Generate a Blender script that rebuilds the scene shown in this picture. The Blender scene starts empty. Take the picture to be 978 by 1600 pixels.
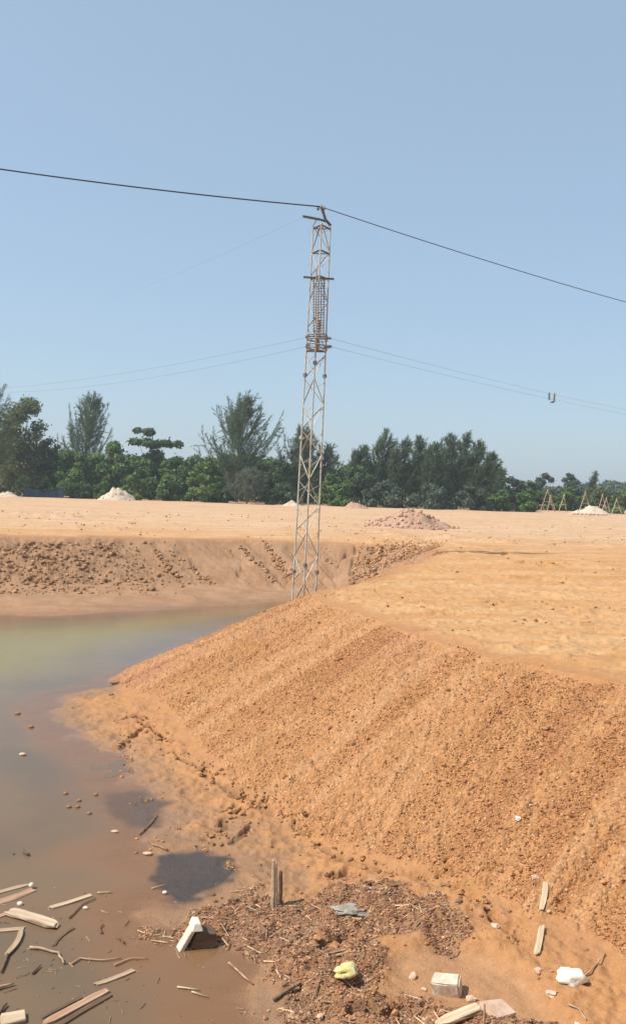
import bpy, math, random
import numpy as np
from mathutils import Vector, Matrix, Quaternion

# ------------------------------------------------------------------ camera / sky / sun / exposure
scene = bpy.context.scene
col = scene.collection
F_PX, CX, CY = 1443.0, 489.0, 800.0          # focal length and centre in photograph pixels (978 x 1600)
CAM = Vector((0.0, 0.0, 1.9))
PITCH, ROLL = math.radians(1.27), math.radians(1.75)
cam_data = bpy.data.cameras.new('camera')
cam = bpy.data.objects.new('camera', cam_data)
col.objects.link(cam)
cam_data.sensor_fit = 'VERTICAL'
cam_data.sensor_height = 24.0
cam_data.lens = 24.0 * F_PX / 1600.0
cam_data.clip_start = 0.05
cam_data.clip_end = 6000
CAM_R = Matrix.Rotation(math.pi / 2 - PITCH, 3, 'X') @ Matrix.Rotation(ROLL, 3, 'Z')
cam.matrix_world = Matrix.Translation(CAM) @ CAM_R.to_4x4()
scene.camera = cam

SUN_EL, SUN_AZ = math.radians(52), math.radians(-104)     # azimuth clockwise from +Y
world = bpy.data.worlds.new('World')
scene.world = world
world.use_nodes = True
wn, wl = world.node_tree.nodes, world.node_tree.links
wn.clear()
sky = wn.new('ShaderNodeTexSky')
sky.sky_type = 'NISHITA'
sky.sun_disc = False
sky.sun_elevation = SUN_EL
sky.sun_rotation = SUN_AZ
sky.altitude = 0
sky.air_density = 1.0
sky.dust_density = 1.1
sky.ozone_density = 3.0
bg = wn.new('ShaderNodeBackground')
bg.inputs['Strength'].default_value = 0.098
wo = wn.new('ShaderNodeOutputWorld')
veil = wn.new('ShaderNodeMix')                 # an even milky veil over the whole dome
veil.data_type = 'RGBA'
veil.inputs[0].default_value = 0.55
wl.new(sky.outputs['Color'], veil.inputs[6])
veil.inputs[7].default_value = (2.95, 3.90, 4.72, 1)
wl.new(veil.outputs[2], bg.inputs['Color'])
wl.new(bg.outputs['Background'], wo.inputs['Surface'])

sd = bpy.data.lights.new('sun', 'SUN')
sd.energy = 3.6
sd.angle = math.radians(0.8)
sd.color = (1.0, 0.93, 0.82)
sun = bpy.data.objects.new('sun', sd)
col.objects.link(sun)
sdir = Vector((math.sin(SUN_AZ) * math.cos(SUN_EL), math.cos(SUN_AZ) * math.cos(SUN_EL), math.sin(SUN_EL)))
sun.rotation_euler = sdir.to_track_quat('Z', 'Y').to_euler()
sun.location = (-20, 10, 40)

scene.view_settings.view_transform = 'Standard'
scene.view_settings.look = 'None'
scene.view_settings.gamma = 1.0
scene.view_settings.use_curve_mapping = False
scene.view_settings.exposure = 0.72
scene.render.engine = 'CYCLES'
scene.cycles.max_bounces = 6
scene.cycles.transparent_max_bounces = 12
scene.cycles.use_denoising = True

# ------------------------------------------------------------------ helpers
RNG = np.random.default_rng(7)
random.seed(7)
WATER = -1.9

def ray(px, py):
    d = CAM_R @ Vector(((px - CX) / F_PX, -(py - CY) / F_PX, -1.0))
    return d / d.y                     # y component is 1: scale by distance

def on_plane(px, py, z):
    d = ray(px, py)
    t = (z - CAM.z) / d.z
    return (d.x * t, d.y * t)

def at_depth(px, py, Y):
    d = ray(px, py)
    return CAM + d * Y

def hash2(ix, iy, seed):
    h = (ix.astype(np.int64) * 374761393 + iy.astype(np.int64) * 668265263 + seed * 974634777) & 0x7fffffff
    h = ((h ^ (h >> 13)) * 1274126177) & 0x7fffffff
    h = h ^ (h >> 16)
    return (h & 0xffff) / 65535.0

def vnoise(x, y, seed=0):
    ix, iy = np.floor(x), np.floor(y)
    fx, fy = x - ix, y - iy
    ux, uy = fx * fx * fx * (fx * (fx * 6 - 15) + 10), fy * fy * fy * (fy * (fy * 6 - 15) + 10)
    a, b = hash2(ix, iy, seed), hash2(ix + 1, iy, seed)
    c, d = hash2(ix, iy + 1, seed), hash2(ix + 1, iy + 1, seed)
    return (a + (b - a) * ux) * (1 - uy) + (c + (d - c) * ux) * uy

def fbm(x, y, octv=4, seed=0, gain=0.5):
    s, a, t = 0.0, 1.0, 0.0
    for o in range(octv):
        s = s + a * (vnoise(x, y, seed + o * 17) - 0.5)
        t += a
        x, y = x * 2.03 + 13.7, y * 2.03 - 7.1
        a *= gain
    return s / t * 2.0                  # about -1 .. 1

def domes(x, y, seed, fill=.8):
    """rounded lumps lying edge to edge: 0 .. 1"""
    ix, iy = np.floor(x), np.floor(y)
    best = np.zeros(x.shape)
    for ox in (-1, 0, 1):
        for oy in (-1, 0, 1):
            jx, jy = ix + ox, iy + oy
            a = hash2(jx, jy, seed)
            d2 = (jx + a - x) ** 2 + (jy + hash2(jx, jy, seed + 5) - y) ** 2
            r = .25 + .5 * hash2(jx, jy, seed + 9) ** 2
            on = hash2(jx, jy, seed + 13) < fill
            best = np.maximum(best, np.where(on, np.sqrt(np.maximum(r * r - d2, 0)), 0))
    return best

def sstep(a, b, x):
    t = np.clip((x - a) / (b - a), 0, 1)
    return t * t * (3 - 2 * t)

def poly_dist(pts, X, Y, closed=False):
    best = np.full(X.shape, 1e9)
    arc = np.zeros(X.shape)
    run = 0.0
    n = len(pts)
    for i in range(n if closed else n - 1):
        (ax, ay), (bx, by) = pts[i], pts[(i + 1) % n]
        dx, dy = bx - ax, by - ay
        L = math.hypot(dx, dy) or 1e-6
        t = np.clip(((X - ax) * dx + (Y - ay) * dy) / (L * L), 0, 1)
        d = np.hypot(X - ax - t * dx, Y - ay - t * dy)
        m = d < best
        best = np.where(m, d, best)
        arc = np.where(m, run + t * L, arc)
        run += L
    return best, arc

def inside(pts, X, Y):
    r = np.zeros(X.shape, bool)
    n = len(pts)
    for i in range(n):
        (ax, ay), (bx, by) = pts[i], pts[(i + 1) % n]
        if ay == by:
            continue
        c = ((ay > Y) != (by > Y)) & (X < (bx - ax) * (Y - ay) / (by - ay) + ax)
        r ^= c
    return r

def sdist(pts, X, Y):
    d, _ = poly_dist(pts, X, Y, True)
    return np.where(inside(pts, X, Y), d, -d)

def chaikin(pts, n=2, closed=True):
    for _ in range(n):
        out = []
        m = len(pts)
        for i in range(m if closed else m - 1):
            a, b = pts[i], pts[(i + 1) % m]
            out.append((a[0] * .75 + b[0] * .25, a[1] * .75 + b[1] * .25))
            out.append((a[0] * .25 + b[0] * .75, a[1] * .25 + b[1] * .75))
        if not closed:
            out = [pts[0]] + out + [pts[-1]]
        pts = out
    return pts

# ------------------------------------------------------------------ the lie of the land
PIT = chaikin([(-30, 3), (-8, 1.6), (0, 1.6), (4.6, 2.2), (5.6, 5.0), (4.7, 7.4), (3.35, 9.6), (1.85, 11.6), (0.80, 15.4),
               (0.05, 17.2), (-0.1, 18.6), (0.75, 19.6), (2.1, 23.2), (3.8, 29.5), (5.0, 33.2), (2.6, 36.0),
               (-1.7, 36.8), (-6, 36.2), (-11.5, 33.6), (-20, 30), (-34, 20)], 1)
SHORE_PX = [(-60, 966), (0, 962), (100, 962), (200, 955), (330, 947), (430, 940), (470, 940), (485, 960), (420, 968), (300, 1018), (190, 1066),
            (120, 1085), (85, 1108), (135, 1160), (195, 1190), (225, 1232), (265, 1255), (250, 1292), (228, 1312),
            (262, 1330), (300, 1322), (345, 1326), (372, 1352), (352, 1398), (300, 1420), (255, 1428), (262, 1448), (340, 1452),
            (408, 1492), (402, 1540), (440, 1620)]
POND = [on_plane(x, y, WATER) for x, y in SHORE_PX] + [(-0.5, 5.0), (-6, 4.4), (-20, 5), (-28, 12), (-24, 24), (-16, 26)]
LITTER = [on_plane(x, y, -1.8) for x, y in [(355, 1335), (395, 1392), (440, 1400), (600, 1392), (680, 1412), (720, 1462), (610, 1480),
                                            (585, 1530), (700, 1565), (850, 1625), (430, 1640), (420, 1490), (350, 1450), (250, 1445), (320, 1415), (365, 1385)]]
MUDPOOL = [on_plane(x, y, -1.8) for x, y in [(610, 1500), (680, 1465), (760, 1490), (850, 1550), (900, 1620), (700, 1580), (620, 1545)]]
PUDDLE = [on_plane(x, y, WATER) for x, y in [(270, 1325), (345, 1326), (370, 1352), (350, 1395), (290, 1412), (240, 1395), (240, 1345)]]
PUDDLE = chaikin(PUDDLE, 2)
PUDDLE2 = [on_plane(x, y, WATER) for x, y in [(165, 1238), (225, 1235), (262, 1256), (245, 1290), (195, 1300), (160, 1270)]]
# pressed cracks and track prints in the damp mud at the foot of the slope
CRACKS = [[on_plane(x, y, -1.8) for x, y in l] for l in [
    [(185, 1122), (215, 1118), (240, 1140), (262, 1158)], [(190, 1160), (215, 1142), (230, 1135)],
    [(268, 1172), (310, 1195), (345, 1220), (378, 1242)], [(150, 1190), (180, 1185), (195, 1172)],
    [(325, 1300), (350, 1285), (362, 1260), (375, 1255)], [(372, 1270), (395, 1258), (420, 1252)],
    [(435, 1275), (462, 1290), (492, 1310)], [(520, 1332), (545, 1343)], [(315, 1312), (345, 1310)],
    [(365, 1305), (395, 1285)], [(175, 1200), (190, 1188), (205, 1195)], [(512, 1375), (545, 1365), (560, 1370)],
    [(500, 1468), (560, 1462)], [(545, 1578), (600, 1582), (640, 1560), (690, 1575)], [(690, 1385), (715, 1405), (745, 1425)],
    [(378, 1242), (435, 1275)], [(492, 1310), (520, 1332)], [(545, 1343), (620, 1375), (690, 1385)], [(745, 1425), (790, 1462), (820, 1490)],
    [(470, 1395), (505, 1402)], [(215, 1240), (240, 1232)]]]
# low ridges left by the grader on the plateau
RIDGES = [[on_plane(x, y, 0.0) for x, y in l] for l in [
    [(545, 822), (602, 823)], [(625, 823), (670, 824)], [(935, 855), (1000, 858)], [(600, 830), (640, 845), (600, 846)],
    [(690, 838), (790, 850)], [(905, 812), (930, 813)], [(760, 905), (900, 912)], [(640, 985), (800, 1012), (980, 1040)],
    [(560, 965), (640, 990)], [(700, 940), (860, 952), (1000, 965)], [(0, 800), (120, 808)], [(30, 822), (180, 826)],
    [(720, 880), (820, 884), (960, 892)], [(860, 1010), (990, 1030)]]]

def on_bank(x, y):
    return on_plane(x, y, -.1 - 1.45 * (y - 848) / 68)
GROOVES = [[on_bank(*a), on_bank(*b)] for a, b in [((566, 850), (549, 912)), ((592, 852), (578, 906)), ((612, 853), (600, 895)), ((635, 853), (618, 885)), ((240, 856), (290, 915)), ((270, 864), (330, 914)),
            ((374, 850), (428, 906)), ((414, 848), (455, 903)), ((165, 850), (235, 922)), ((330, 850), (372, 900))]]
RUTS = [[on_plane(x, y, 0.0) for x, y in l] for l in [[(560, 930), (700, 952), (830, 975), (1010, 1000)], [(640, 890), (800, 905), (1010, 930)], [(590, 840), (760, 868), (1000, 885)]]]

def plateau(X, Y):
    z = 0.10 * fbm(X * .11, Y * .11, 3, 3) * sstep(10, 26, np.hypot(X, Y))
    # the spur sinks towards its tip by the tower
    sp = 1 - sstep(0.0, 9.0, np.hypot(X + 0.2, (Y - 18.0)))
    z = z - 0.10 * sp
    z = z + 0.3 * (1 - sstep(1.0, 7.0, np.hypot(X, Y + 1)))
    # a shallow graded swale on the right behind the pit
    z = z - 0.16 * np.exp(-(((X - 7.5) / 3.2) ** 2 + ((Y - 31.5) / 2.6) ** 2))
    return z

def height(X, Y, full=False):
    X, Y = np.asarray(X, float), np.asarray(Y, float)
    R = np.hypot(X, Y)
    d, arc = poly_dist(PIT, X, Y, True)
    ins = inside(PIT, X, Y)
    wob = 0.22 * fbm(X * .55, Y * .55, 3, 11)
    far = sstep(24, 30, Y + 0.1 * np.abs(X)) * (1 - sstep(3.5, 5, X - 0.35 * (33 - Y) * 0))
    d_in = np.where(ins, d, -d) + wob * (0.45 + 0.55 * far)
    top = plateau(X, Y)
    near_fall = np.interp(Y, [8.5, 11.5, 14, 18], [.78, .66, .57, .49])
    slope = np.where(far > 0.5, 0.56, near_fall)
    # rills run straight down the fall line
    sk = arc + .85 * d * far * np.where(X < 1.0, 1, -1)
    streak = fbm(sk * 2.6, d * 0.22, 4, 24, .6)
    rill = streak * (0.065 + .05 * far) - .12 * far * np.maximum(fbm(sk * 1.5 + 9, d * .15, 2, 25) - .28, 0) * 4 + (np.abs(fbm(sk * 1.1 + 40, d * .25, 2, 29)) - .25) * 0.06
    rill = rill - (1 - far) * .14 * np.clip(3.2 * (fbm(sk * 1.25 + 70, d * .10, 3, 28) - .22), 0, 1)
    down = np.maximum(d_in, 0)
    wall = top - slope * down + rill * sstep(0.1, 0.8, d_in)
    # the floor of the pit
    ds = sdist(POND, X, Y)
    ds = ds + 0.10 * fbm(X * 2.3, Y * 2.3, 3, 31)
    land = np.maximum(-ds, 0)
    floor = WATER + np.where(ds > 0, -0.05 * np.minimum(ds, 1) - 0.10 * np.clip(ds - .6, 0, 4.0) * (.12 + .88 * sstep(10, 17, Y)), np.minimum(land * 0.10, 0.30))
    floor = floor + 0.022 * fbm(X * 1.6, Y * 1.6, 4, 37) + 0.10 * (far) * fbm(X * .5, Y * 2.2, 4, 38) * sstep(0, .5, land)
    lit = sstep(-0.15, 0.15, sdist(LITTER, X, Y) + 0.45 * fbm(X * 2.6, Y * 2.6, 4, 41))
    pool = sstep(-0.1, 0.12, sdist(MUDPOOL, X, Y) + 0.12 * fbm(X * 2.5, Y * 2.5, 3, 43))
    near = 1 - sstep(14, 22, R)
    lit = lit * near
    pool = pool * near
    # smooth maximum of wall and floor
    k = 0.05
    hh = np.clip(0.5 + 0.5 * (wall - floor) / k, 0, 1)
    z = floor * (1 - hh) + wall * hh + k * hh * (1 - hh)
    z = np.where(d_in > 0, z, top)
    # crest shoulder rounding
    z = z - (0.025 + .05 * far) * np.exp(-(d_in / 0.22) ** 2)
    onwall = sstep(-0.12, 0.16, d_in + .12 * fbm(X * 2.1, Y * 2.1, 3, 77)) * sstep(-0.02, 0.08, wall - floor)
    rough = onwall * (1 - 0.55 * far)
    onfloor = sstep(0.0, 0.1, floor - wall) * sstep(0, .2, d_in)
    # litter and mud relief
    z = z + lit * onfloor * (0.05 * fbm(X * 7, Y * 7, 4, 47) + 0.05 * fbm(X * 2.4, Y * 2.4, 3, 49) + 0.018)
    z = np.where(pool > 0.01, z * (1 - pool * .8) + pool * .8 * (WATER + 0.055 + .03 * fbm(X * 4, Y * 4, 3, 63)), z)
    crack = np.zeros(X.shape)
    jx, jy = 0.07 * fbm(X * 6, Y * 6, 3, 51), 0.07 * fbm(X * 6 + 9, Y * 6, 3, 53)
    msk = near > 0.02
    if msk.any():
        xm, ym = (X + jx)[msk], (Y + jy)[msk]
        cm = np.zeros(xm.shape)
        for c in CRACKS:
            dd, _ = poly_dist(c, xm, ym)
            cm = np.maximum(cm, 1 - sstep(0.012, 0.065, dd)) 
        crack[msk] = cm
    brk = sstep(-0.35, 0.25, fbm(X * 4.3, Y * 4.3, 3, 57))
    z = z - crack * brk * 0.125 * near + near * onfloor * (0.042 * fbm(X * 5, Y * 5, 3, 59) + .02 * fbm(X * 14, Y * 14, 2, 60)) * (1 - pool) * sstep(0, .3, land)
    # graded plateau: low parallel ridges and wheel ruts
    onplat = sstep(0.1, -0.5, d_in)
    rut = fbm(X * 0.18 + Y * .05, Y * 1.5 + 0.25 * X, 4, 61, .6)
    platdet = 0.07 * rut + 0.035 * fbm(X * 1.0, Y * 4.0, 4, 67, .6)
    xr, yr = X + 0.25 * fbm(X * .9, Y * .9, 3, 71), Y + 0.3 * fbm(X * 1.1, Y * 1.1, 3, 73)
    rg = np.zeros(X.shape)
    mm = (R < 110) & (d_in < 1)
    if mm.any():
        rv = np.zeros(mm.sum())
        for c in RIDGES:
            dd, _ = poly_dist(c, xr[mm], yr[mm])
            wd = 0.12 + 0.012 * R[mm]
            rv = np.maximum(rv, np.exp(-(dd / wd) ** 2) * (0.05 + 0.0022 * R[mm]))
        rg[mm] = rv
    mt = (d_in < .3) & (R < 45) & (Y > 5)
    if mt.any():
        rt = np.zeros(mt.sum())
        for c in RUTS:
            dd, aa = poly_dist(c, X[mt] + .12 * fbm(X[mt] * .7, Y[mt] * .7, 2, 75), Y[mt] + .12 * fbm(X[mt] * .7 + 5, Y[mt] * .7, 2, 76))
            for off in (0.0, 1.7):
                q = np.abs(dd - off)
                rt += -.045 * (1 - sstep(.10, .22, q)) * (.7 + .3 * np.sin(aa * 24)) + .03 * np.exp(-((q - .29) / .09) ** 2)
        rg[mt] += rt * (.5 + .5 * sstep(-.3, .3, fbm(X[mt] * .5, Y[mt] * .5, 2, 78))) / .8
    scal = 1 - sstep(90, 140, R)
    z = z + onplat * scal * (platdet + rg * (0.6 + 0.8 * fbm(X * 2.5, Y * 2.5, 2, 79)))
    # coarse crumbly grain of the fill
    nearw = 1 - sstep(19, 30, R)
    gm = (rough * nearw > 0.01)
    if gm.any():
        xg, yg = X[gm], Y[gm]
        patch = .45 + .75 * sstep(-.3, .35, streak[gm])
        g = domes(xg * 13, yg * 13, 201, .5) * .050 + domes(xg * 24, yg * 24, 231, .85) * .034 + fbm(xg * 9, yg * 9, 3, 83) * .02
        z = z.copy()
        z[gm] += (rough * nearw)[gm] * (g - .012) * patch
    fm = (far > .3) & (d_in > -.2) & (d_in < 4) & (Y < 42) & (Y > 20)
    if fm.any():
        xg, yg = X[fm], Y[fm]
        u = xg + .45 * (yg - 34)
        fall = np.maximum(np.exp(-((u + 9.6) / 2.4) ** 2), .8 * sstep(1.6, 2.6, xg)) * sstep(-.35, .3, fbm(xg * 1.3 + 3, yg * 1.3, 3, 111))
        z = z.copy()
        z[fm] += onwall[fm] * (.05 * fbm(xg * 2.4, yg * 2.4, 4, 113) + .03 * np.abs(fbm(xg * 7, yg * 7, 2, 115)))
        z[fm] += onwall[fm] * fall * (domes(xg * 4.2, yg * 4.2, 401, .7) * .16 + domes(xg * 8, yg * 8, 431, .8) * .08)
        gr = np.zeros(xg.shape)
        for c in GROOVES:
            dd, _ = poly_dist(c, xg + .10 * fbm(xg * 2.5, yg * 2.5, 3, 117), yg)
            gr = np.maximum(gr, 1 - sstep(.05, .16, dd))
        z[fm] -= .20 * gr * onwall[fm] * (.55 + .45 * fbm(xg * 3, yg * 3, 2, 118))
    z = z + onplat * nearw * (0.010 * fbm(X * 12, Y * 12, 3, 93) + 0.05 * np.maximum(fbm(X * 6, Y * 6, 3, 95) - .1, 0))
    if full:
        return z, dict(far=far * sstep(-.3, .4, d_in), rough=rough, litter=lit * sstep(-.05, .1, floor - wall), pool=pool,
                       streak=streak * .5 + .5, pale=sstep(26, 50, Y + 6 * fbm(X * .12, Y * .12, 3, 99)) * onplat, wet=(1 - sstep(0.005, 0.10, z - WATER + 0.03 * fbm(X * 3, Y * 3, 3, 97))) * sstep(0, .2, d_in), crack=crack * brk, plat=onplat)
    return z

# ------------------------------------------------------------------ object helpers
def tag(o, label=None, cat=None, group=None, kind=None):
    if label: o['label'] = label
    if cat: o['category'] = cat
    if group: o['group'] = group
    if kind: o['kind'] = kind
    return o

def empty(name, loc=(0, 0, 0), rz=0):
    o = bpy.data.objects.new(name, None)
    o.empty_display_size = 0.2
    o.location = loc
    o.rotation_euler = (0, 0, rz)
    col.objects.link(o)
    return o

def link(name, me, mat=None, parent=None, loc=None):
    o = bpy.data.objects.new(name, me)
    col.objects.link(o)
    if mat and not me.materials:
        me.materials.append(mat)
    if parent:
        o.parent = parent
    if loc is not None:
        o.location = loc
    return o

def np_mesh(name, V, Fc, smooth=True, attrs=None):
    """V (n,3), Fc (m,k) arrays"""
    me = bpy.data.meshes.new(name)
    V = np.ascontiguousarray(V, np.float32)
    Fc = np.ascontiguousarray(Fc, np.int32)
    m, k = Fc.shape
    me.vertices.add(len(V))
    me.vertices.foreach_set('co', V.ravel())
    me.loops.add(m * k)
    me.loops.foreach_set('vertex_index', Fc.ravel())
    me.polygons.add(m)
    me.polygons.foreach_set('loop_start', np.arange(0, m * k, k, dtype=np.int32))
    me.update(calc_edges=True)
    me.polygons.foreach_set('use_smooth', np.full(m, smooth, dtype=bool))
    for a, v in (attrs or {}).items():
        at = me.attributes.new(a, 'FLOAT', 'POINT')
        at.data.foreach_set('value', np.ascontiguousarray(v, np.float32).ravel())
    me.validate()
    return me

class MB:
    def __init__(self):
        self.v, self.f = [], []
    def tube(self, p0, p1, r0, r1=None, n=6, cap=True):
        r1 = r0 if r1 is None else r1
        p0, p1 = Vector(p0), Vector(p1)
        d = (p1 - p0).normalized()
        u = d.orthogonal().normalized()
        w = d.cross(u)
        b = len(self.v)
        for p, r in ((p0, r0), (p1, r1)):
            for i in range(n):
                a = 2 * math.pi * i / n
                self.v.append(p + (u * math.cos(a) + w * math.sin(a)) * r)
        for i in range(n):
            j = (i + 1) % n
            self.f.append((b + i, b + j, b + n + j, b + n + i))
        if cap:
            self.f.append(tuple(b + i for i in reversed(range(n))))
            self.f.append(tuple(b + n + i for i in range(n)))
        return self
    def path(self, pts, radii, n=6):
        b = len(self.v)
        pts = [Vector(p) for p in pts]
        prev = None
        for i, p in enumerate(pts):
            d = (pts[min(i + 1, len(pts) - 1)] - pts[max(i - 1, 0)]).normalized()
            u = d.orthogonal().normalized() if prev is None else (prev - d * prev.dot(d)).normalized()
            prev = u
            w = d.cross(u)
            r = radii[i] if hasattr(radii, '__len__') else radii
            for k in range(n):
                a = 2 * math.pi * k / n
                self.v.append(p + (u * math.cos(a) + w * math.sin(a)) * r)
        for i in range(len(pts) - 1):
            for k in range(n):
                j = (k + 1) % n
                self.f.append((b + i * n + k, b + i * n + j, b + (i + 1) * n + j, b + (i + 1) * n + k))
        self.f.append(tuple(b + k for k in reversed(range(n))))
        e = b + (len(pts) - 1) * n
        self.f.append(tuple(e + k for k in range(n)))
        return self
    def angle_bar(self, p0, p1, s, t=0.012, up=(0, 0, 1)):
        """an L-section steel bar"""
        p0, p1 = Vector(p0), Vector(p1)
        d = (p1 - p0).normalized()
        u = d.cross(Vector(up))
        if u.length < 1e-3:
            u = d.orthogonal()
        u.normalize()
        w = d.cross(u)
        prof = [(0, 0), (s, 0), (s, t), (t, t), (t, s), (0, s)]
        b = len(self.v)
        for p in (p0, p1):
            for a, c in prof:
                self.v.append(p + u * (a - s / 2) + w * (c - s / 2))
        for i in range(6):
            j = (i + 1) % 6
            self.f.append((b + i, b + j, b + 6 + j, b + 6 + i))
        self.f.append(tuple(b + i for i in reversed(range(6))))
        self.f.append(tuple(b + 6 + i for i in range(6)))
        return self
    def box(self, c, s, M=None):
        b = len(self.v)
        for x in (-1, 1):
            for y in (-1, 1):
                for z in (-1, 1):
                    p = Vector((x * s[0] / 2, y * s[1] / 2, z * s[2] / 2))
                    self.v.append((M @ p if M else p) + Vector(c))
        for q in ((0, 1, 3, 2), (4, 6, 7, 5), (0, 4, 5, 1), (2, 3, 7, 6), (0, 2, 6, 4), (1, 5, 7, 3)):
            self.f.append(tuple(b + i for i in q))
        return self
    def mesh(self, name, smooth=False):
        me = bpy.data.meshes.new(name)
        me.from_pydata([tuple(p) for p in self.v], [], self.f)
        if smooth:
            me.polygons.foreach_set('use_smooth', np.ones(len(self.f), bool))
        me.update()
        return me
    def build(self, name, mat, parent=None, smooth=False, loc=None):
        return link(name, self.mesh(name, smooth), mat, parent, loc)

# ------------------------------------------------------------------ materials
class NT:
    def __init__(self, name):
        self.m = bpy.data.materials.new(name)
        self.m.use_nodes = True
        self.t = self.m.node_tree
        self.t.nodes.clear()
        self.out = self.t.nodes.new('ShaderNodeOutputMaterial')
    def n(self, typ, **kw):
        nd = self.t.nodes.new(typ)
        for k, v in kw.items():
            if k.startswith('i_'):
                self.set(nd, k[2:], v)
            else:
                setattr(nd, k, v)
        return nd
    def set(self, nd, key, v):
        key = int(key) if isinstance(key, int) or (isinstance(key, str) and key.isdigit()) else key.replace('_', ' ')
        s = nd.inputs[key]
        if isinstance(v, bpy.types.NodeSocket):
            self.t.links.new(v, s)
        else:
            s.default_value = v
    def math(self, op, a, b=None, clamp=False):
        nd = self.n('ShaderNodeMath', operation=op, use_clamp=clamp)
        self.set(nd, '0', a)
        if b is not None:
            self.set(nd, '1', b)
        return nd.outputs[0]
    def mix(self, fac, a, b, mode='MIX'):
        nd = self.n('ShaderNodeMix', data_type='RGBA', blend_type=mode)
        for i, v in ((0, fac), (6, a), (7, b)):
            if isinstance(v, bpy.types.NodeSocket):
                self.t.links.new(v, nd.inputs[i])
            else:
                nd.inputs[i].default_value = v if i == 0 or len(v) == 4 else (*v, 1)
        return nd.outputs[2]
    def noise(self, scale, detail=4, rough=.55, vec=None, dist=0.0):
        nd = self.n('ShaderNodeTexNoise')
        nd.inputs['Scale'].default_value = scale
        nd.inputs['Detail'].default_value = detail
        nd.inputs['Roughness'].default_value = rough
        nd.inputs['Distortion'].default_value = dist
        if vec is not None:
            self.t.links.new(vec, nd.inputs['Vector'])
        return nd.outputs['Fac']
    def attr(self, name):
        return self.n('ShaderNodeAttribute', attribute_name=name).outputs['Fac']
    def ramp(self, fac, lo, hi):
        nd = self.n('ShaderNodeMapRange', interpolation_type='SMOOTHSTEP')
        self.set(nd, '0', fac)
        nd.inputs[1].default_value, nd.inputs[2].default_value = lo, hi
        return nd.outputs[0]
    def bump(self, h, strength, dist, normal=None):
        nd = self.n('ShaderNodeBump')
        nd.inputs['Strength'].default_value = strength
        nd.inputs['Distance'].default_value = dist
        self.t.links.new(h, nd.inputs['Height'])
        if normal is not None:
            self.t.links.new(normal, nd.inputs['Normal'])
        return nd.outputs[0]
    def bsdf(self, color, rough=.8, normal=None, spec=.3, metal=0.0, **kw):
        nd = self.n('ShaderNodeBsdfPrincipled')
        self.set(nd, 'Base_Color', color if isinstance(color, bpy.types.NodeSocket) or len(color) == 4 else (*color, 1))
        self.set(nd, 'Roughness', rough)
        self.set(nd, 'Specular_IOR_Level', spec)
        self.set(nd, 'Metallic', metal)
        if normal is not None:
            self.set(nd, 'Normal', normal)
        return nd.outputs[0]
    def done(self, shader):
        self.t.links.new(shader, self.out.inputs['Surface'])
        return self.m

def objpos(t):
    return t.n('ShaderNodeTexCoord').outputs['Object']

def scaled(t, vec, s):
    nd = t.n('ShaderNodeMapping')
    t.t.links.new(vec, nd.inputs['Vector'])
    nd.inputs['Scale'].default_value = s
    return nd.outputs[0]

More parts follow.
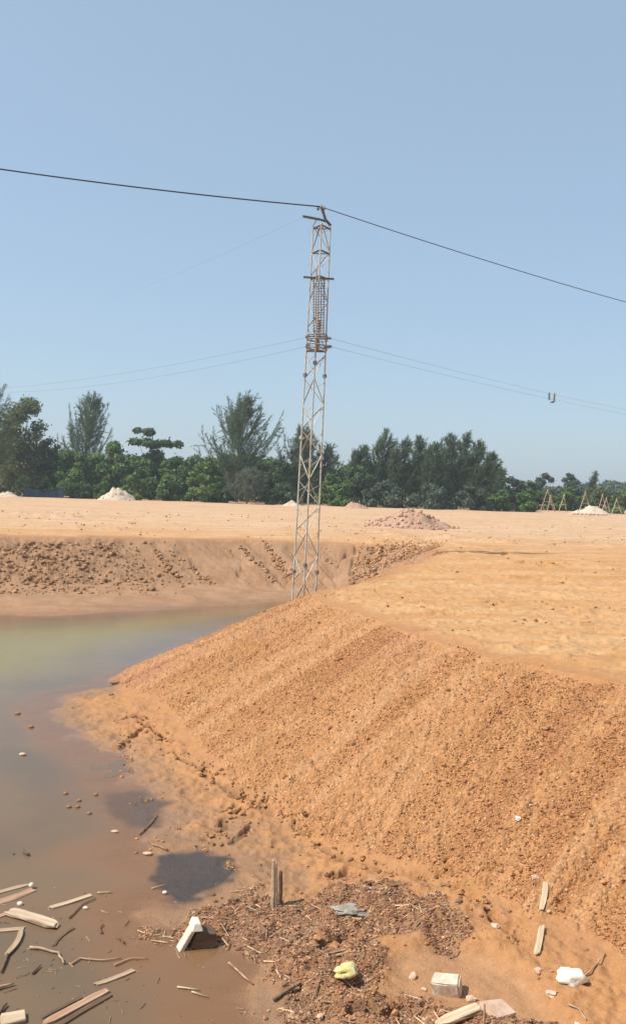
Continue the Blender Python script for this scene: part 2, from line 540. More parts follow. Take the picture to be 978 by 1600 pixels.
def soil_material():
    t = NT('laterite_soil')
    P = objpos(t)
    big = t.noise(0.22, 5, .55, P)
    mid = t.noise(1.3, 6, .6, P)
    fine = t.noise(9, 6, .65, P)
    grain = t.noise(55, 4, .7, P)
    streak = t.noise(1.0, 5, .6, scaled(t, P, (0.12, 1.1, 1)))
    plat = t.mix(t.ramp(big, .36, .64), (.52, .275, .112), (.555, .305, .140))
    plat = t.mix(t.ramp(streak, .42, .68), plat, (.59, .355, .175))
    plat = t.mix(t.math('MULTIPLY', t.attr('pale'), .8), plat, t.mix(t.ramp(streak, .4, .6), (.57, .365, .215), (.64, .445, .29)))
    plat = t.mix(t.ramp(mid, .52, .75), plat, (.47, .235, .085))
    slope = t.mix(t.ramp(mid, .35, .65), (.42, .202, .082), (.475, .24, .104))
    slope = t.mix(t.ramp(big, .50, .70), slope, (.43, .205, .108))
    slope = t.mix(t.math('MULTIPLY', t.ramp(t.attr('streak'), .50, .74), .8), slope, (.51, .275, .132))
    slope = t.mix(t.math('MULTIPLY', t.ramp(t.attr('streak'), .46, .28), .6), slope, (.35, .158, .068))
    bank = t.mix(t.ramp(mid, .35, .65), (.36, .205, .112), (.42, .25, .145))
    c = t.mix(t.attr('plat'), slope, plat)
    fl = t.math('MULTIPLY', t.math('SUBTRACT', 1.0, t.attr('rough')), t.math('SUBTRACT', 1.0, t.attr('plat')), True)
    c = t.mix(fl, c, t.mix(t.ramp(mid, .35, .7), (.49, .245, .10), (.45, .225, .105)))
    c = t.mix(t.attr('far'), c, bank)
    c = t.mix(t.math('MULTIPLY', t.attr('pool'), .8), c, (.46, .250, .125))
    lit = t.mix(t.ramp(t.noise(11, 6, .75, P), .38, .62), (.15, .070, .040), (.34, .195, .11))
    c = t.mix(t.math('MULTIPLY', t.math('MULTIPLY', t.attr('litter'), t.ramp(fine, .25, .55)), .8), c, lit)
    wetc = t.mix(t.ramp(mid, .4, .65), (.33, .185, .098), (.28, .17, .10))
    c = t.mix(t.math('MULTIPLY', t.math('MULTIPLY', t.attr('wet'), .8), t.math('SUBTRACT', 1.0, t.math('MULTIPLY', t.attr('pool'), .7))), c, wetc)
    c = t.mix(t.attr('dark'), c, (.062, .052, .046))
    v = t.math('ADD', t.math('MULTIPLY', fine, .55), t.math('MULTIPLY', grain, .55))
    gv = t.n('ShaderNodeTexVoronoi', feature='F1'); gv.inputs['Scale'].default_value = 34; t.t.links.new(P, gv.inputs['Vector'])
    gc = t.n('ShaderNodeSeparateColor', i_Color=gv.outputs['Color']).outputs[1]
    v = t.math('ADD', v, t.math('MULTIPLY', t.math('SUBTRACT', gc, .5), t.math('MULTIPLY', t.attr('rough'), .42)))
    v = t.math('MULTIPLY', t.math('ADD', v, .45), .85)
    c = t.mix(1.0, c, t.n('ShaderNodeCombineColor', i_Red=v, i_Green=v, i_Blue=v).outputs[0], 'MULTIPLY')
    # pale grains of stone in the fill
    vor = t.n('ShaderNodeTexVoronoi', feature='F1')
    vor.inputs['Scale'].default_value = 22
    t.t.links.new(P, vor.inputs['Vector'])
    spk = t.math('MULTIPLY', t.math('LESS_THAN', vor.outputs['Distance'], .22), t.math('GREATER_THAN', t.n('ShaderNodeSeparateColor', i_Color=vor.outputs['Color']).outputs[0], .83))
    c = t.mix(t.math('MULTIPLY', spk, t.math('MULTIPLY', t.attr('rough'), .65)), c, (.66, .45, .28))
    hgt = t.math('ADD', t.math('MULTIPLY', fine, .8), t.math('MULTIPLY', grain, .5))
    hgt = t.math('SUBTRACT', hgt, t.math('MULTIPLY', gv.outputs['Distance'], t.math('MULTIPLY', t.attr('rough'), .9)))
    b = t.bump(hgt, .75, .035)
    rgh = t.math('SUBTRACT', .95, t.math('MULTIPLY', t.attr('wet'), .5))
    return t.done(t.bsdf(c, rgh, b, .25))

def water_material():
    t = NT('muddy_water')
    P = objpos(t)
    dep = t.attr('depth')
    clear = t.attr('clear')
    k = t.math('SUBTRACT', 55.0, t.math('MULTIPLY', clear, 51.0))
    op = t.math('SUBTRACT', 1.0, t.math('EXPONENT', t.math('MULTIPLY', t.math('MULTIPLY', dep, k), -1.0)), True)
    n1 = t.noise(.5, 4, .5, P)
    mud = t.mix(t.ramp(n1, .4, .62), (.172, .114, .066), (.138, .100, .064))
    mud = t.mix(t.ramp(dep, .005, .07), (.255, .135, .068), mud)
    mud = t.mix(t.ramp(dep, .06, .34), mud, (.215, .160, .036))
    dif = t.n('ShaderNodeBsdfDiffuse', i_Color=mud).outputs[0]
    tr = t.n('ShaderNodeBsdfTransparent').outputs[0]
    mx = t.n('ShaderNodeMixShader')
    t.t.links.new(op, mx.inputs[0]); t.t.links.new(tr, mx.inputs[1]); t.t.links.new(dif, mx.inputs[2])
    wv = t.noise(5, 3, .5, scaled(t, P, (1, 2.2, 1)))
    b = t.bump(wv, .10, .02)
    gl = t.n('ShaderNodeBsdfGlossy', i_Roughness=.14, i_Color=(1, 1, 1, 1))
    t.t.links.new(b, gl.inputs['Normal'])
    fr = t.n('ShaderNodeFresnel', i_IOR=1.19)
    t.t.links.new(b, fr.inputs['Normal'])
    m2 = t.n('ShaderNodeMixShader')
    t.t.links.new(fr.outputs[0], m2.inputs[0]); t.t.links.new(mx.outputs[0], m2.inputs[1]); t.t.links.new(gl.outputs[0], m2.inputs[2])
    return t.done(m2.outputs[0])

def mottled(name, a, b, scale=12, rough=.9, bump=.3, dist=.01, spec=.25, metal=0.0, c3=None, stretch=None, rnd=0.0):
    t = NT(name)
    P = objpos(t)
    if stretch:
        P = scaled(t, P, stretch)
    f = t.noise(scale, 6, .62, P)
    c = t.mix(t.ramp(f, .36, .64), a, b)
    if c3:
        c = t.mix(t.ramp(t.noise(scale * .37, 4, .6, P), .54, .68), c, c3)
    if rnd:
        r = t.n('ShaderNodeNewGeometry').outputs['Random Per Island']
        v = t.math('ADD', t.math('MULTIPLY', r, rnd * 2), 1 - rnd)
        c = t.mix(1.0, c, t.n('ShaderNodeCombineColor', i_Red=v, i_Green=v, i_Blue=v).outputs[0], 'MULTIPLY')
    bm = t.bump(t.noise(scale * 2.3, 5, .65, P), bump, dist)
    return t.done(t.bsdf(c, rough, bm, spec, metal))

def foliage(name, a, b, rnd=.45, trans=.25):
    t = NT(name)
    P = objpos(t)
    c = t.mix(t.ramp(t.noise(.55, 4, .6, P), .38, .62), a, b)
    r = t.n('ShaderNodeNewGeometry').outputs['Random Per Island']
    v = t.math('ADD', t.math('MULTIPLY', r, rnd * 2), 1 - rnd)
    c = t.mix(1.0, c, t.n('ShaderNodeCombineColor', i_Red=v, i_Green=v, i_Blue=v).outputs[0], 'MULTIPLY')
    d = t.bsdf(c, .7, None, .2)
    tl = t.n('ShaderNodeBsdfTranslucent', i_Color=c).outputs[0]
    mx = t.n('ShaderNodeMixShader')
    mx.inputs[0].default_value = trans
    t.t.links.new(d, mx.inputs[1]); t.t.links.new(tl, mx.inputs[2])
    return t.done(mx.outputs[0])

M_SOIL = soil_material()
M_WATER = water_material()
M_CLOD = mottled('soil_clod', (.335, .156, .066), (.39, .193, .088), 14, .95, .5, .02, rnd=.5, c3=(.44, .25, .125))
M_BANKCLOD = mottled('bank_clod', (.31, .165, .080), (.37, .21, .115), 9, .95, .5, .03, rnd=.3, c3=(.44, .28, .16))
M_DARKCLOD = mottled('dark_clod', (.19, .090, .050), (.33, .18, .10), 20, .9, .5, .01, rnd=.5, c3=(.40, .25, .15))
M_PINK = mottled('pink_laterite', (.42, .25, .165), (.48, .31, .22), 3, .95, .6, .05, rnd=.2)
M_PALESAND = mottled('pale_sand', (.50, .39, .29), (.57, .46, .35), 3, .95, .4, .03)
M_STEEL = mottled('galvanised_steel', (.42, .40, .34), (.52, .49, .42), 6, .7, .1, .004, .25, 0, c3=(.36, .27, .18))
M_STEELDARK = mottled('dark_steel', (.16, .165, .17), (.24, .24, .24), 8, .6, .1, .004, .4, .2)
M_RUST = mottled('rusted_steel', (.30, .19, .13), (.38, .26, .18), 10, .8, .2, .004)
M_INSUL = mottled('insulator', (.20, .20, .21), (.30, .28, .28), 16, .45, .05, .003, .5)
M_CABLE = mottled('cable', (.03, .03, .035), (.05, .05, .055), 4, .6, .1, .004)
M_WIRE = mottled('thin_wire', (.16, .17, .19), (.22, .23, .25), 4, .6, .1, .004)
M_BARK = mottled('bark', (.10, .075, .055), (.17, .13, .10), 5, .95, .4, .03)
M_CASU = foliage('casuarina_needles', (.105, .155, .080), (.14, .185, .095), .40, .45)
M_CASU2 = foliage('young_casuarina_needles', (.15, .19, .12), (.18, .21, .14), .35, .35)
M_LEAFD = foliage('dark_leaves', (.075, .125, .045), (.10, .15, .058), .45, .35)
M_LEAFM = foliage('green_leaves', (.105, .185, .050), (.14, .21, .065), .45, .35)
M_LEAFL = foliage('light_leaves', (.14, .225, .058), (.18, .24, .075), .4, .35)
M_LEAFO = foliage('mottled_leaves', (.110, .150, .060), (.15, .165, .075), .45, .35)
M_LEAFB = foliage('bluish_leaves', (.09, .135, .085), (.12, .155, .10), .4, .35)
M_WOOD = mottled('weathered_wood', (.32, .22, .14), (.46, .34, .23), 18, .85, .4, .006, stretch=(.15, 1, 1), c3=(.30, .20, .13))
M_WOODD = mottled('dark_wood', (.10, .065, .04), (.17, .11, .07), 18, .85, .4, .006, stretch=(.15, 1, 1))
M_WOODP = mottled('pale_wood', (.42, .31, .20), (.56, .44, .31), 18, .8, .3, .004, stretch=(.15, 1, 1), c3=(.26, .175, .11))
M_WOODR = mottled('reddish_wood', (.33, .19, .12), (.45, .30, .20), 18, .85, .4, .006, stretch=(.15, 1, 1), c3=(.24, .14, .09))
M_STONE = mottled('pinkish_stone', (.50, .34, .24), (.60, .44, .33), 14, .9, .4, .01)
M_WHITE = mottled('whitish_stone', (.62, .55, .45), (.72, .66, .56), 14, .9, .3, .008, c3=(.50, .40, .30))
M_BRICK = mottled('dirty_block', (.50, .40, .30), (.64, .56, .46), 12, .9, .4, .008, c3=(.42, .30, .21))
M_BAGW = mottled('white_plastic', (.74, .72, .60), (.80, .79, .72), 9, .4, .2, .01, .5)
M_BAGY = mottled('yellow_plastic', (.55, .45, .12), (.66, .60, .36), 14, .4, .2, .01, .5, c3=(.70, .66, .52))
M_FILM = mottled('grey_film', (.22, .19, .15), (.36, .33, .28), 16, .5, .3, .01, .4, c3=(.16, .12, .09))
M_TARP = mottled('blue_tarpaulin', (.035, .05, .075), (.06, .08, .11), 2, .6, .3, .03)
M_DARKSTONE = mottled('brown_stone', (.22, .12, .07), (.32, .19, .12), 14, .9, .4, .01)

# ------------------------------------------------------------------ ground: one sheet out to the horizon
def sheet():
    ang = np.concatenate([np.linspace(-math.pi, -0.62, 60, endpoint=False), np.linspace(-.62, -.39, 60, endpoint=False),
                          np.linspace(-.39, .39, 640, endpoint=False), np.linspace(.39, .62, 60, endpoint=False), np.linspace(.62, math.pi, 60, endpoint=False)])
    r = [0.3]
    while r[-1] < 1500:
        x = r[-1]
        r.append(x * (1.10 if x < 5.6 else 1.0026 if x < 40 else 1.010 if x < 150 else 1.09))
    r = np.array(r)
    A, R = np.meshgrid(ang, r)
    X, Y = R * np.sin(A), R * np.cos(A)
    return X, Y, ang, r

GX, GY, ANG, RAD = sheet()
NA, NR = len(ANG), len(RAD)
GZ, masks = height(GX.ravel(), GY.ravel(), True)
dk = sstep(-.05, .09, sdist(PUDDLE, GX.ravel(), GY.ravel()) + .2 * fbm(GX.ravel() * 3, GY.ravel() * 3, 4, 5)) * .95
dk2 = sstep(-.1, .16, sdist(PUDDLE2, GX.ravel(), GY.ravel()) + .15 * fbm(GX.ravel() * 3, GY.ravel() * 3, 3, 6)) * .75
masks['dark'] = np.maximum(dk, dk2)
idx = np.arange(NA * NR).reshape(NR, NA)
nxt = np.roll(idx, -1, axis=1)
Fq = np.stack([idx[:-1], idx[1:], nxt[1:], nxt[:-1]], -1).reshape(-1, 4)
me = np_mesh('ground', np.stack([GX.ravel(), GY.ravel(), GZ], -1), Fq[:, ::-1], True, masks)
ground = link('ground', me, M_SOIL)
tag(ground, kind='structure')

GZ2 = GZ.reshape(NR, NA)

def grid_at(field, x, y):
    """read a value off the ground sheet itself"""
    x, y = np.asarray(x, float), np.asarray(y, float)
    fa = np.interp(np.arctan2(x, y), ANG, np.arange(NA)); fr = np.interp(np.hypot(x, y), RAD, np.arange(NR))
    i, j = np.minimum(fr.astype(int), NR - 2), np.minimum(fa.astype(int), NA - 2)
    u, v = fr - i, fa - j
    return (field[i, j] * (1 - v) + field[i, j + 1] * v) * (1 - u) + (field[i + 1, j] * (1 - v) + field[i + 1, j + 1] * v) * u

def gz(x, y):
    return grid_at(GZ2, x, y)

def gm(x, y):
    return gz(x, y), {k: grid_at(v.reshape(NR, NA), x, y) for k, v in masks.items()}

def hits(pxs):
    """where the lines of sight of photograph pixels meet the ground or the water"""
    D = np.array([ray(px, py)[:] for px, py in pxs])
    t = np.full(len(D), 4.0)
    done = np.zeros(len(D), bool)
    prev = t.copy()
    for it in range(700):
        x, y, zz = D[:, 0] * t, D[:, 1] * t, CAM.z + D[:, 2] * t
        below = zz <= np.maximum(gz(x, y), WATER)
        new = below & ~done
        done |= new
        if done.all():
            break
        prev = np.where(done, prev, t)
        t = np.where(done, t, t * 1.006)
        if t.max() > 400:
            break
    lo, hi = prev.copy(), t.copy()
    for _ in range(12):
        m = (lo + hi) / 2
        b = CAM.z + D[:, 2] * m <= np.maximum(gz(D[:, 0] * m, D[:, 1] * m), WATER)
        hi = np.where(b, m, hi)
        lo = np.where(b, lo, m)
    x, y = D[:, 0] * hi, D[:, 1] * hi
    return [Vector((a, b, c)) for a, b, c in zip(x, y, np.maximum(gz(x, y), WATER))]

def hit(px, py):
    return hits([(px, py)])[0]

def hz(x, y):
    return float(max(gz(np.array([x]), np.array([y]))[0], WATER))

# ------------------------------------------------------------------ pond water
def water():
    ang = np.concatenate([np.linspace(-1.35, -.40, 40, endpoint=False), np.linspace(-.40, .40, 400)])
    r = [4.0]
    while r[-1] < 38:
        r.append(r[-1] * 1.0065)
    A, R = np.meshgrid(ang, np.array(r))
    X, Y = R * np.sin(A), R * np.cos(A)
    Z = height(X.ravel(), Y.ravel()).reshape(X.shape)
    dep = WATER - Z
    idx = np.arange(X.size).reshape(X.shape)
    q = np.stack([idx[:-1, :-1], idx[1:, :-1], idx[1:, 1:], idx[:-1, 1:]], -1).reshape(-1, 4)
    dm = dep.ravel()[q].max(1)
    cx, cy = X.ravel()[q].mean(1), Y.ravel()[q].mean(1)
    q = q[(dm > -0.02) & inside(PIT, cx, cy)]
    used = np.unique(q)
    remap = np.full(X.size, -1); remap[used] = np.arange(len(used))
    V = np.stack([X.ravel(), Y.ravel(), np.full(X.size, WATER)], -1)[used]
    xx, yy = X.ravel()[used], Y.ravel()[used]
    cl = np.maximum(sstep(-.05, .09, sdist(PUDDLE, xx, yy) + .2 * fbm(xx * 3, yy * 3, 4, 5)), .8 * sstep(-.1, .16, sdist(PUDDLE2, xx, yy) + .15 * fbm(xx * 3, yy * 3, 3, 6)))
    return np_mesh('pond_water', V, remap[q][:, ::-1], True, {'depth': np.maximum(dep.ravel()[used], 0), 'clear': cl})

tag(link('pond_water', water(), M_WATER), kind='structure')
M_CRUMB = mottled('damp_crumb', (.24, .115, .05), (.34, .175, .08), 18, .9, .4, .01, rnd=.35)
# ------------------------------------------------------------------ loose clods and gravel (uncountable)
def ico():
    t = (1 + 5 ** .5) / 2
    v = np.array([(-1, t, 0), (1, t, 0), (-1, -t, 0), (1, -t, 0), (0, -1, t), (0, 1, t), (0, -1, -t), (0, 1, -t), (t, 0, -1), (t, 0, 1), (-t, 0, -1), (-t, 0, 1)], float)
    v /= np.linalg.norm(v[0])
    f = np.array([(0, 11, 5), (0, 5, 1), (0, 1, 7), (0, 7, 10), (0, 10, 11), (1, 5, 9), (5, 11, 4), (11, 10, 2), (10, 7, 6), (7, 1, 8), (3, 9, 4), (3, 4, 2), (3, 2, 6), (3, 6, 8), (3, 8, 9), (4, 9, 5), (2, 4, 11), (6, 2, 10), (8, 6, 7), (9, 8, 1)])
    return v, f

def stones(name, X, Y, size, mat, label, sink=.25, flat=.75, base=None):
    n = len(X)
    if n == 0:
        return None
    v, f = ico()
    Z = gz(X, Y) if base is None else base
    j = 1 + .42 * (RNG.random((n, 12, 3)) - .5) * 2
    j = j * (1 + .5 * (RNG.random((n, 1, 3)) - .5))
    V = v[None] * j
    a = RNG.random(n) * 6.283
    c, s_ = np.cos(a)[:, None], np.sin(a)[:, None]
    V = np.stack([V[..., 0] * c - V[..., 1] * s_, V[..., 0] * s_ + V[..., 1] * c, V[..., 2] * flat], -1)
    V = V * size[:, None, None]
    V += np.stack([X, Y, Z + size * flat * (1 - 2 * sink)], -1)[:, None, :]
    Fc = (f[None] + 12 * np.arange(n)[:, None, None]).reshape(-1, 3)
    o = link(name, np_mesh(name, V.reshape(-1, 3), Fc, False), mat)
    return tag(o, label, 'clods' if 'clod' in name else 'gravel', kind='stuff')

# pebbles all over the near slope, thickest along the rills
n = 230000
a = RNG.uniform(-.42, .42, n); r = np.exp(RNG.uniform(math.log(6.2), math.log(23), n))
X, Y = r * np.sin(a), r * np.cos(a)
z_, mk = gm(X, Y)
keep = (mk['rough'] > .5) & (RNG.random(n) < .12 + .88 * sstep(.62, .38, mk['streak']))
X, Y = X[keep], Y[keep]
stones('slope_gravel', X, Y, .004 + .0115 * RNG.random(len(X)) ** 2 + .020 * (RNG.random(len(X)) < .006), M_CLOD, 'orange gravel and small clods covering the near slope')
# scattered clods on the plateau and the muddy foot
n = 26000
a = RNG.uniform(-.42, .42, n); r = np.exp(RNG.uniform(math.log(6.2), math.log(70), n))
X, Y = r * np.sin(a), r * np.cos(a)
z_, mk = gm(X, Y)
dens = fbm(X * .6, Y * 1.6, 3, 303)
keep = (mk['plat'] > .5) & (RNG.random(n) < sstep(.0, .6, dens) * .55)
stones('plateau_clods', X[keep], Y[keep], (.006 + .02 * RNG.random(keep.sum()) ** 3) * (1 + r[keep] * .03), M_CLOD, 'small loose clods strewn over the graded plateau')
fl = (mk['plat'] < .2) & (mk['rough'] < .2) & (r < 16) & (z_ > WATER - .01) & (mk['pool'] < .5)
keep = fl & (RNG.random(n) < .05 + .45 * sstep(.1, .6, fbm(X * 1.7, Y * 1.7, 3, 313)))
stones('mud_clods', X[keep], Y[keep], .005 + .020 * RNG.random(keep.sum()) ** 3, M_CLOD, 'lumps of orange mud at the foot of the slope')
# dark crumbs in the litter
n = 90000
X, Y = RNG.uniform(-2.2, 3.0, n), RNG.uniform(5.8, 9.6, n)
z_, mk = gm(X, Y)
keep = (mk['litter'] > .35) & (z_ > WATER - .02)
X, Y = X[keep], Y[keep]
stones('litter_clods', X, Y, .004 + .013 * RNG.random(len(X)) ** 3, M_DARKCLOD, 'dark reddish crumbs of soil and rotten leaves in the foreground', .2, .5)

# crumbs squeezed up along the cracks
cx, cy = [], []
for c in CRACKS:
    for (ax, ay), (bx, by) in zip(c[:-1], c[1:]):
        m = int(60 * math.hypot(bx - ax, by - ay))
        t = RNG.random(m)
        cx.append(ax + (bx - ax) * t + RNG.normal(size=m) * .07); cy.append(ay + (by - ay) * t + RNG.normal(size=m) * .07)
cx, cy = np.concatenate(cx), np.concatenate(cy)
stones('crack_clods', cx, cy, .008 + .03 * RNG.random(len(cx)) ** 3, M_CRUMB, 'brown crumbs along the cracks in the mud flat', .3, .7)

# straw and splinters lying about
def straws(name, X, Y, L, mat, label, lift=.006):
    n = len(X)
    a = RNG.uniform(0, 6.283, n)
    Z = np.maximum(gz(X, Y), WATER) + lift
    dx, dy = np.cos(a) * L / 2, np.sin(a) * L / 2
    z0 = np.maximum(gz(X - dx, Y - dy), WATER) + lift
    z1 = np.maximum(gz(X + dx, Y + dy), WATER) + lift
    w = L * .025 + .002
    px, py = -np.sin(a) * w, np.cos(a) * w
    P = [np.stack([X - dx - px, Y - dy - py, z0], -1), np.stack([X - dx + px, Y - dy + py, z0], -1), np.stack([X - dx, Y - dy, z0 + w * 1.5], -1),
         np.stack([X + dx - px, Y + dy - py, z1], -1), np.stack([X + dx + px, Y + dy + py, z1], -1), np.stack([X + dx, Y + dy, z1 + w * 1.5], -1)]
    V = np.stack(P, 1).reshape(-1, 3)
    f = np.array([(0, 2, 1), (3, 4, 5), (0, 1, 4), (0, 4, 3), (1, 2, 5), (1, 5, 4), (2, 0, 3), (2, 3, 5)])
    Fc = (f[None] + 6 * np.arange(n)[:, None, None]).reshape(-1, 3)
    return tag(link(name, np_mesh(name, V, Fc, False), mat), label, 'straw', kind='stuff')

M_REED = mottled('wet_reed', (.16, .10, .06), (.34, .25, .17), 30, .7, .1, .002, rnd=.5)
M_STRAW = mottled('straw', (.30, .19, .11), (.48, .35, .22), 30, .85, .1, .002, rnd=.5)
n = 3000
X, Y = RNG.uniform(-2.2, 3.0, n), RNG.uniform(5.8, 9.6, n)
z_, mk = gm(X, Y)
k = (mk['litter'] > .3) & (RNG.random(n) < .7)
straws('straw_litter', X[k], Y[k], .03 + .12 * RNG.random(k.sum()) ** 2, M_STRAW, 'straw and splinters trodden into the dark foreground soil')
n = 170
pts = []
while len(pts) < n:
    px, py = RNG.uniform(-40, 470), RNG.uniform(1380, 1640)
    w_ = math.exp(-((px - 60) / 150) ** 2 - ((py - 1490) / 85) ** 2) + .16 + .3 * math.exp(-((px - 140) / 120) ** 2 - ((py - 1560) / 40) ** 2)
    if RNG.random() < w_:
        pts.append(on_plane(px, py, WATER))
pts = np.array(pts)
straws('floating_straw', pts[:, 0], pts[:, 1], .015 + .10 * RNG.random(n) ** 3, M_REED, 'straw and reed bits floating on the shallow muddy water', .001)

# clods tumbled down the far bank, in falls and rows
px, py, sz = [], [], []
def clod_line(p0, p1, n, spread, s0):
    for _ in range(n):
        t = RNG.random()
        px.append(p0[0] + (p1[0] - p0[0]) * t + RNG.normal() * spread * (.5 + t)); py.append(p0[1] + (p1[1] - p0[1]) * t + RNG.normal() * spread * .4)
        sz.append(s0 * (.35 + .75 * RNG.random() ** 2))
for _ in range(1300):                                    # the thick fall on the left
    x = RNG.normal(75, 75); y = RNG.uniform(848, 928)
    px.append(x + (y - 880) * .35); py.append(y); sz.append(.02 + .085 * RNG.random() ** 4)
for _ in range(260):
    x = RNG.uniform(-30, 280); y = RNG.uniform(846, 930)
    px.append(x); py.append(y); sz.append(.02 + .03 * RNG.random() ** 2)
clod_line((165, 850), (240, 925), 90, 12, .07)
clod_line((238, 855), (290, 917), 70, 3, .09); clod_line((268, 862), (330, 915), 55, 4, .075)
clod_line((372, 850), (428, 908), 50, 3, .08); clod_line((412, 846), (455, 905), 80, 4, .085)
clod_line((350, 852), (365, 870), 10, 4, .06); clod_line((500, 858), (520, 880), 16, 6, .06)
clod_line((566, 850), (548, 914), 80, 1.5, .075); clod_line((592, 852), (578, 908), 110, 2.5, .085)
for _ in range(520):
    t = RNG.random(); x = 575 + 112 * t ** 1.1; y = 852 + RNG.random() * (1 - t) * 56 + 2
    px.append(x - (y - 850) * .35); py.append(y); sz.append(.025 + .045 * RNG.random() ** 2)
for _ in range(70):
    x = RNG.uniform(600, 695); px.append(x); py.append(852 + RNG.normal() * 3); sz.append(.03 + .035 * RNG.random())
H = hits(list(zip(px, py)))
sz = np.array(sz)
X = np.array([h.x for h in H]); Y = np.array([h.y for h in H])
k = (Y > 24) & (Y < 42) & (np.array([h.z for h in H]) > WATER + .03)
stones('bank_clods', X[k], Y[k], sz[k], M_BANKCLOD, 'clods tumbled in falls and rows down the far bank', .42, .85)

# ------------------------------------------------------------------ heaps of soil on the plateau
def heap(px, base_py, w_px, h_px, mat, label, seed, lumps=0, depth=None):
    base = at_depth(px, base_py, depth) if depth else hit(px, base_py)
    Yd = base.y
    w, h = w_px * Yd / F_PX, h_px * Yd / F_PX
    base.z = hz(base.x, base.y)
    n = 34
    V, Fc = [], []
    g = np.linspace(-1, 1, n)
    U, W = np.meshgrid(g, g)
    rr = np.hypot(U, W)
    prof = np.maximum(1 - rr ** 1.7, 0) ** 1.25
    Z = prof * h * (1 + .6 * fbm(U * 1.9 + seed, W * 1.9, 3, seed)) + h * .10 * fbm(U * 6, W * 6, 3, seed + 3) * (rr < .98) - .06 * h * (rr >= 1)
    Vv = np.stack([U.ravel() * w / 2, W.ravel() * w / 2, Z.ravel() - .02], -1)
    idx = np.arange(n * n).reshape(n, n)
    q = np.stack([idx[:-1, :-1], idx[:-1, 1:], idx[1:, 1:], idx[1:, :-1]], -1).reshape(-1, 4)
    q = q[rr.ravel()[q].min(1) < 1.0]
    o = empty('soil_heap', (base.x, base.y, base.z))
    tag(o, label, 'soil heap', 'heaps of soil on the plateau')
    link('mound', np_mesh('mound', Vv, q, True), mat, o)
    if lumps:
        v, f = ico()
        a = RNG.random(lumps) * 6.283; r = np.sqrt(RNG.random(lumps)) * 1.05
        X, Y = r * np.cos(a), r * np.sin(a)
        s = (.03 + .09 * RNG.random(lumps) ** 2) * w / 4
        zz = np.maximum(1 - r ** 1.7, 0) ** 1.25 * h * (1 + .6 * fbm(X * 1.9 + seed, Y * 1.9, 3, seed))
        Vl = v[None] * (1 + .3 * (RNG.random((lumps, 12, 3)) - .5)) * s[:, None, None] + np.stack([X * w / 2, Y * w / 2, zz], -1)[:, None, :]
        lo = link('loose_lumps', np_mesh('loose_lumps', Vl.reshape(-1, 3), (f[None] + 12 * np.arange(lumps)[:, None, None]).reshape(-1, 3), False), mat, o)
        lo['kind'] = 'stuff'
    return o

heap(183, 786, 62, 20, M_PALESAND, 'pale sand heap in front of the trees at left', 5, 40, 118)
heap(641, 823, 140, 26, M_PINK, 'large pinkish lumpy soil heap in mid plateau right of tower', 9, 260)
heap(556, 797, 44, 11, M_PINK, 'low pinkish heap by the tree line just right of tower', 13, 30, 112)
heap(456, 790, 34, 7, M_PALESAND, 'tiny pale heap by the tree line behind the tower', 17, 15, 118)
heap(921, 799, 66, 13, M_PALESAND, 'long pale sand heap below the timber frames at right', 21, 30, 118)
heap(12, 778, 40, 6, M_PALESAND, 'flat pale heap at the far left edge of the plateau', 25, 15, 118)

# ------------------------------------------------------------------ lattice tower with insulators
T0 = at_depth(475, 930, 31.2); T0.z = -2.05
TOP = at_depth(503, 352, 31.2)
TH = TOP.z - T0.z
AX = (TOP - T0) / TH
def tower_leg(k, h):
    t = h / TH
    w = .80 + (.58 - .80) * t
    ox, oy = ((-.5, .30), (-.02, -.52), (.5, .26))[k]
    return T0 + AX * h + Vector((ox * w, oy * w, 0))
def tower_h(py):
    return (at_depth(485, py, 31.2).z - T0.z)
tower = empty('lattice_tower', T0)
tag(tower, 'tall slender steel lattice tower with insulators, standing at the pond edge', 'tower')
def tp(mb, name, mat, smooth=False, parent=None):
    o = mb.build(name, mat, parent or tower, smooth)
    o.matrix_parent_inverse = (parent or tower).matrix_world.inverted() if parent else Matrix.Translation(-T0)
    return o
for k in range(3):
    tp(MB().tube(tower_leg(k, 0), tower_leg(k, TH), .030, .024, 8), 'leg', M_STEEL)
npan = 15
ph = TH / npan
mid_lo, mid_hi = tower_h(545), tower_h(434)
for i in range(npan):
    h0, h1 = i * ph + .05, (i + 1) * ph
    for a, b in ((0, 1), (1, 2), (2, 0)):
        A0, A1, B0, B1 = tower_leg(a, h0), tower_leg(a, h1), tower_leg(b, h0), tower_leg(b, h1)
        m = (h0 + h1) / 2
        if (i + a) % 2 == 0:
            tp(MB().angle_bar(A0, B1, .030, .008), 'brace', M_STEEL)
        else:
            tp(MB().angle_bar(B0, A1, .030, .008), 'brace', M_STEEL)
        if not (a == 2) and not (mid_lo < m < mid_hi):
            tp(MB().tube(tower_leg(a, m + .06), tower_leg(b, m + .30), .009, .009, 5), 'strut', M_STEEL)
for py in (355, 394, 434, 548):                                                # flat rungs
    h = tower_h(py)
    for a, b in ((0, 1), (1, 2), (2, 0)):
        tp(MB().angle_bar(tower_leg(a, h), tower_leg(b, h), .045, .010), 'rung', M_STEELDARK)
for py, k in ((585, 0), (569, 1), (586, 2), (895, 0), (882, 1), (895, 2), (684, 0), (715, 2)):  # leg couplings
    p = tower_leg(k, tower_h(py))
    mb = MB().tube(p - Vector((0, 0, .05)), p + Vector((0, 0, .05)), .075, .075, 8)
    mb.tube(p + Vector((0, 0, .05)), p + Vector((0, 0, .07)), .05, .05, 6)
    tp(mb, 'coupling', M_STEELDARK if py < 600 or py > 800 else M_STEEL)
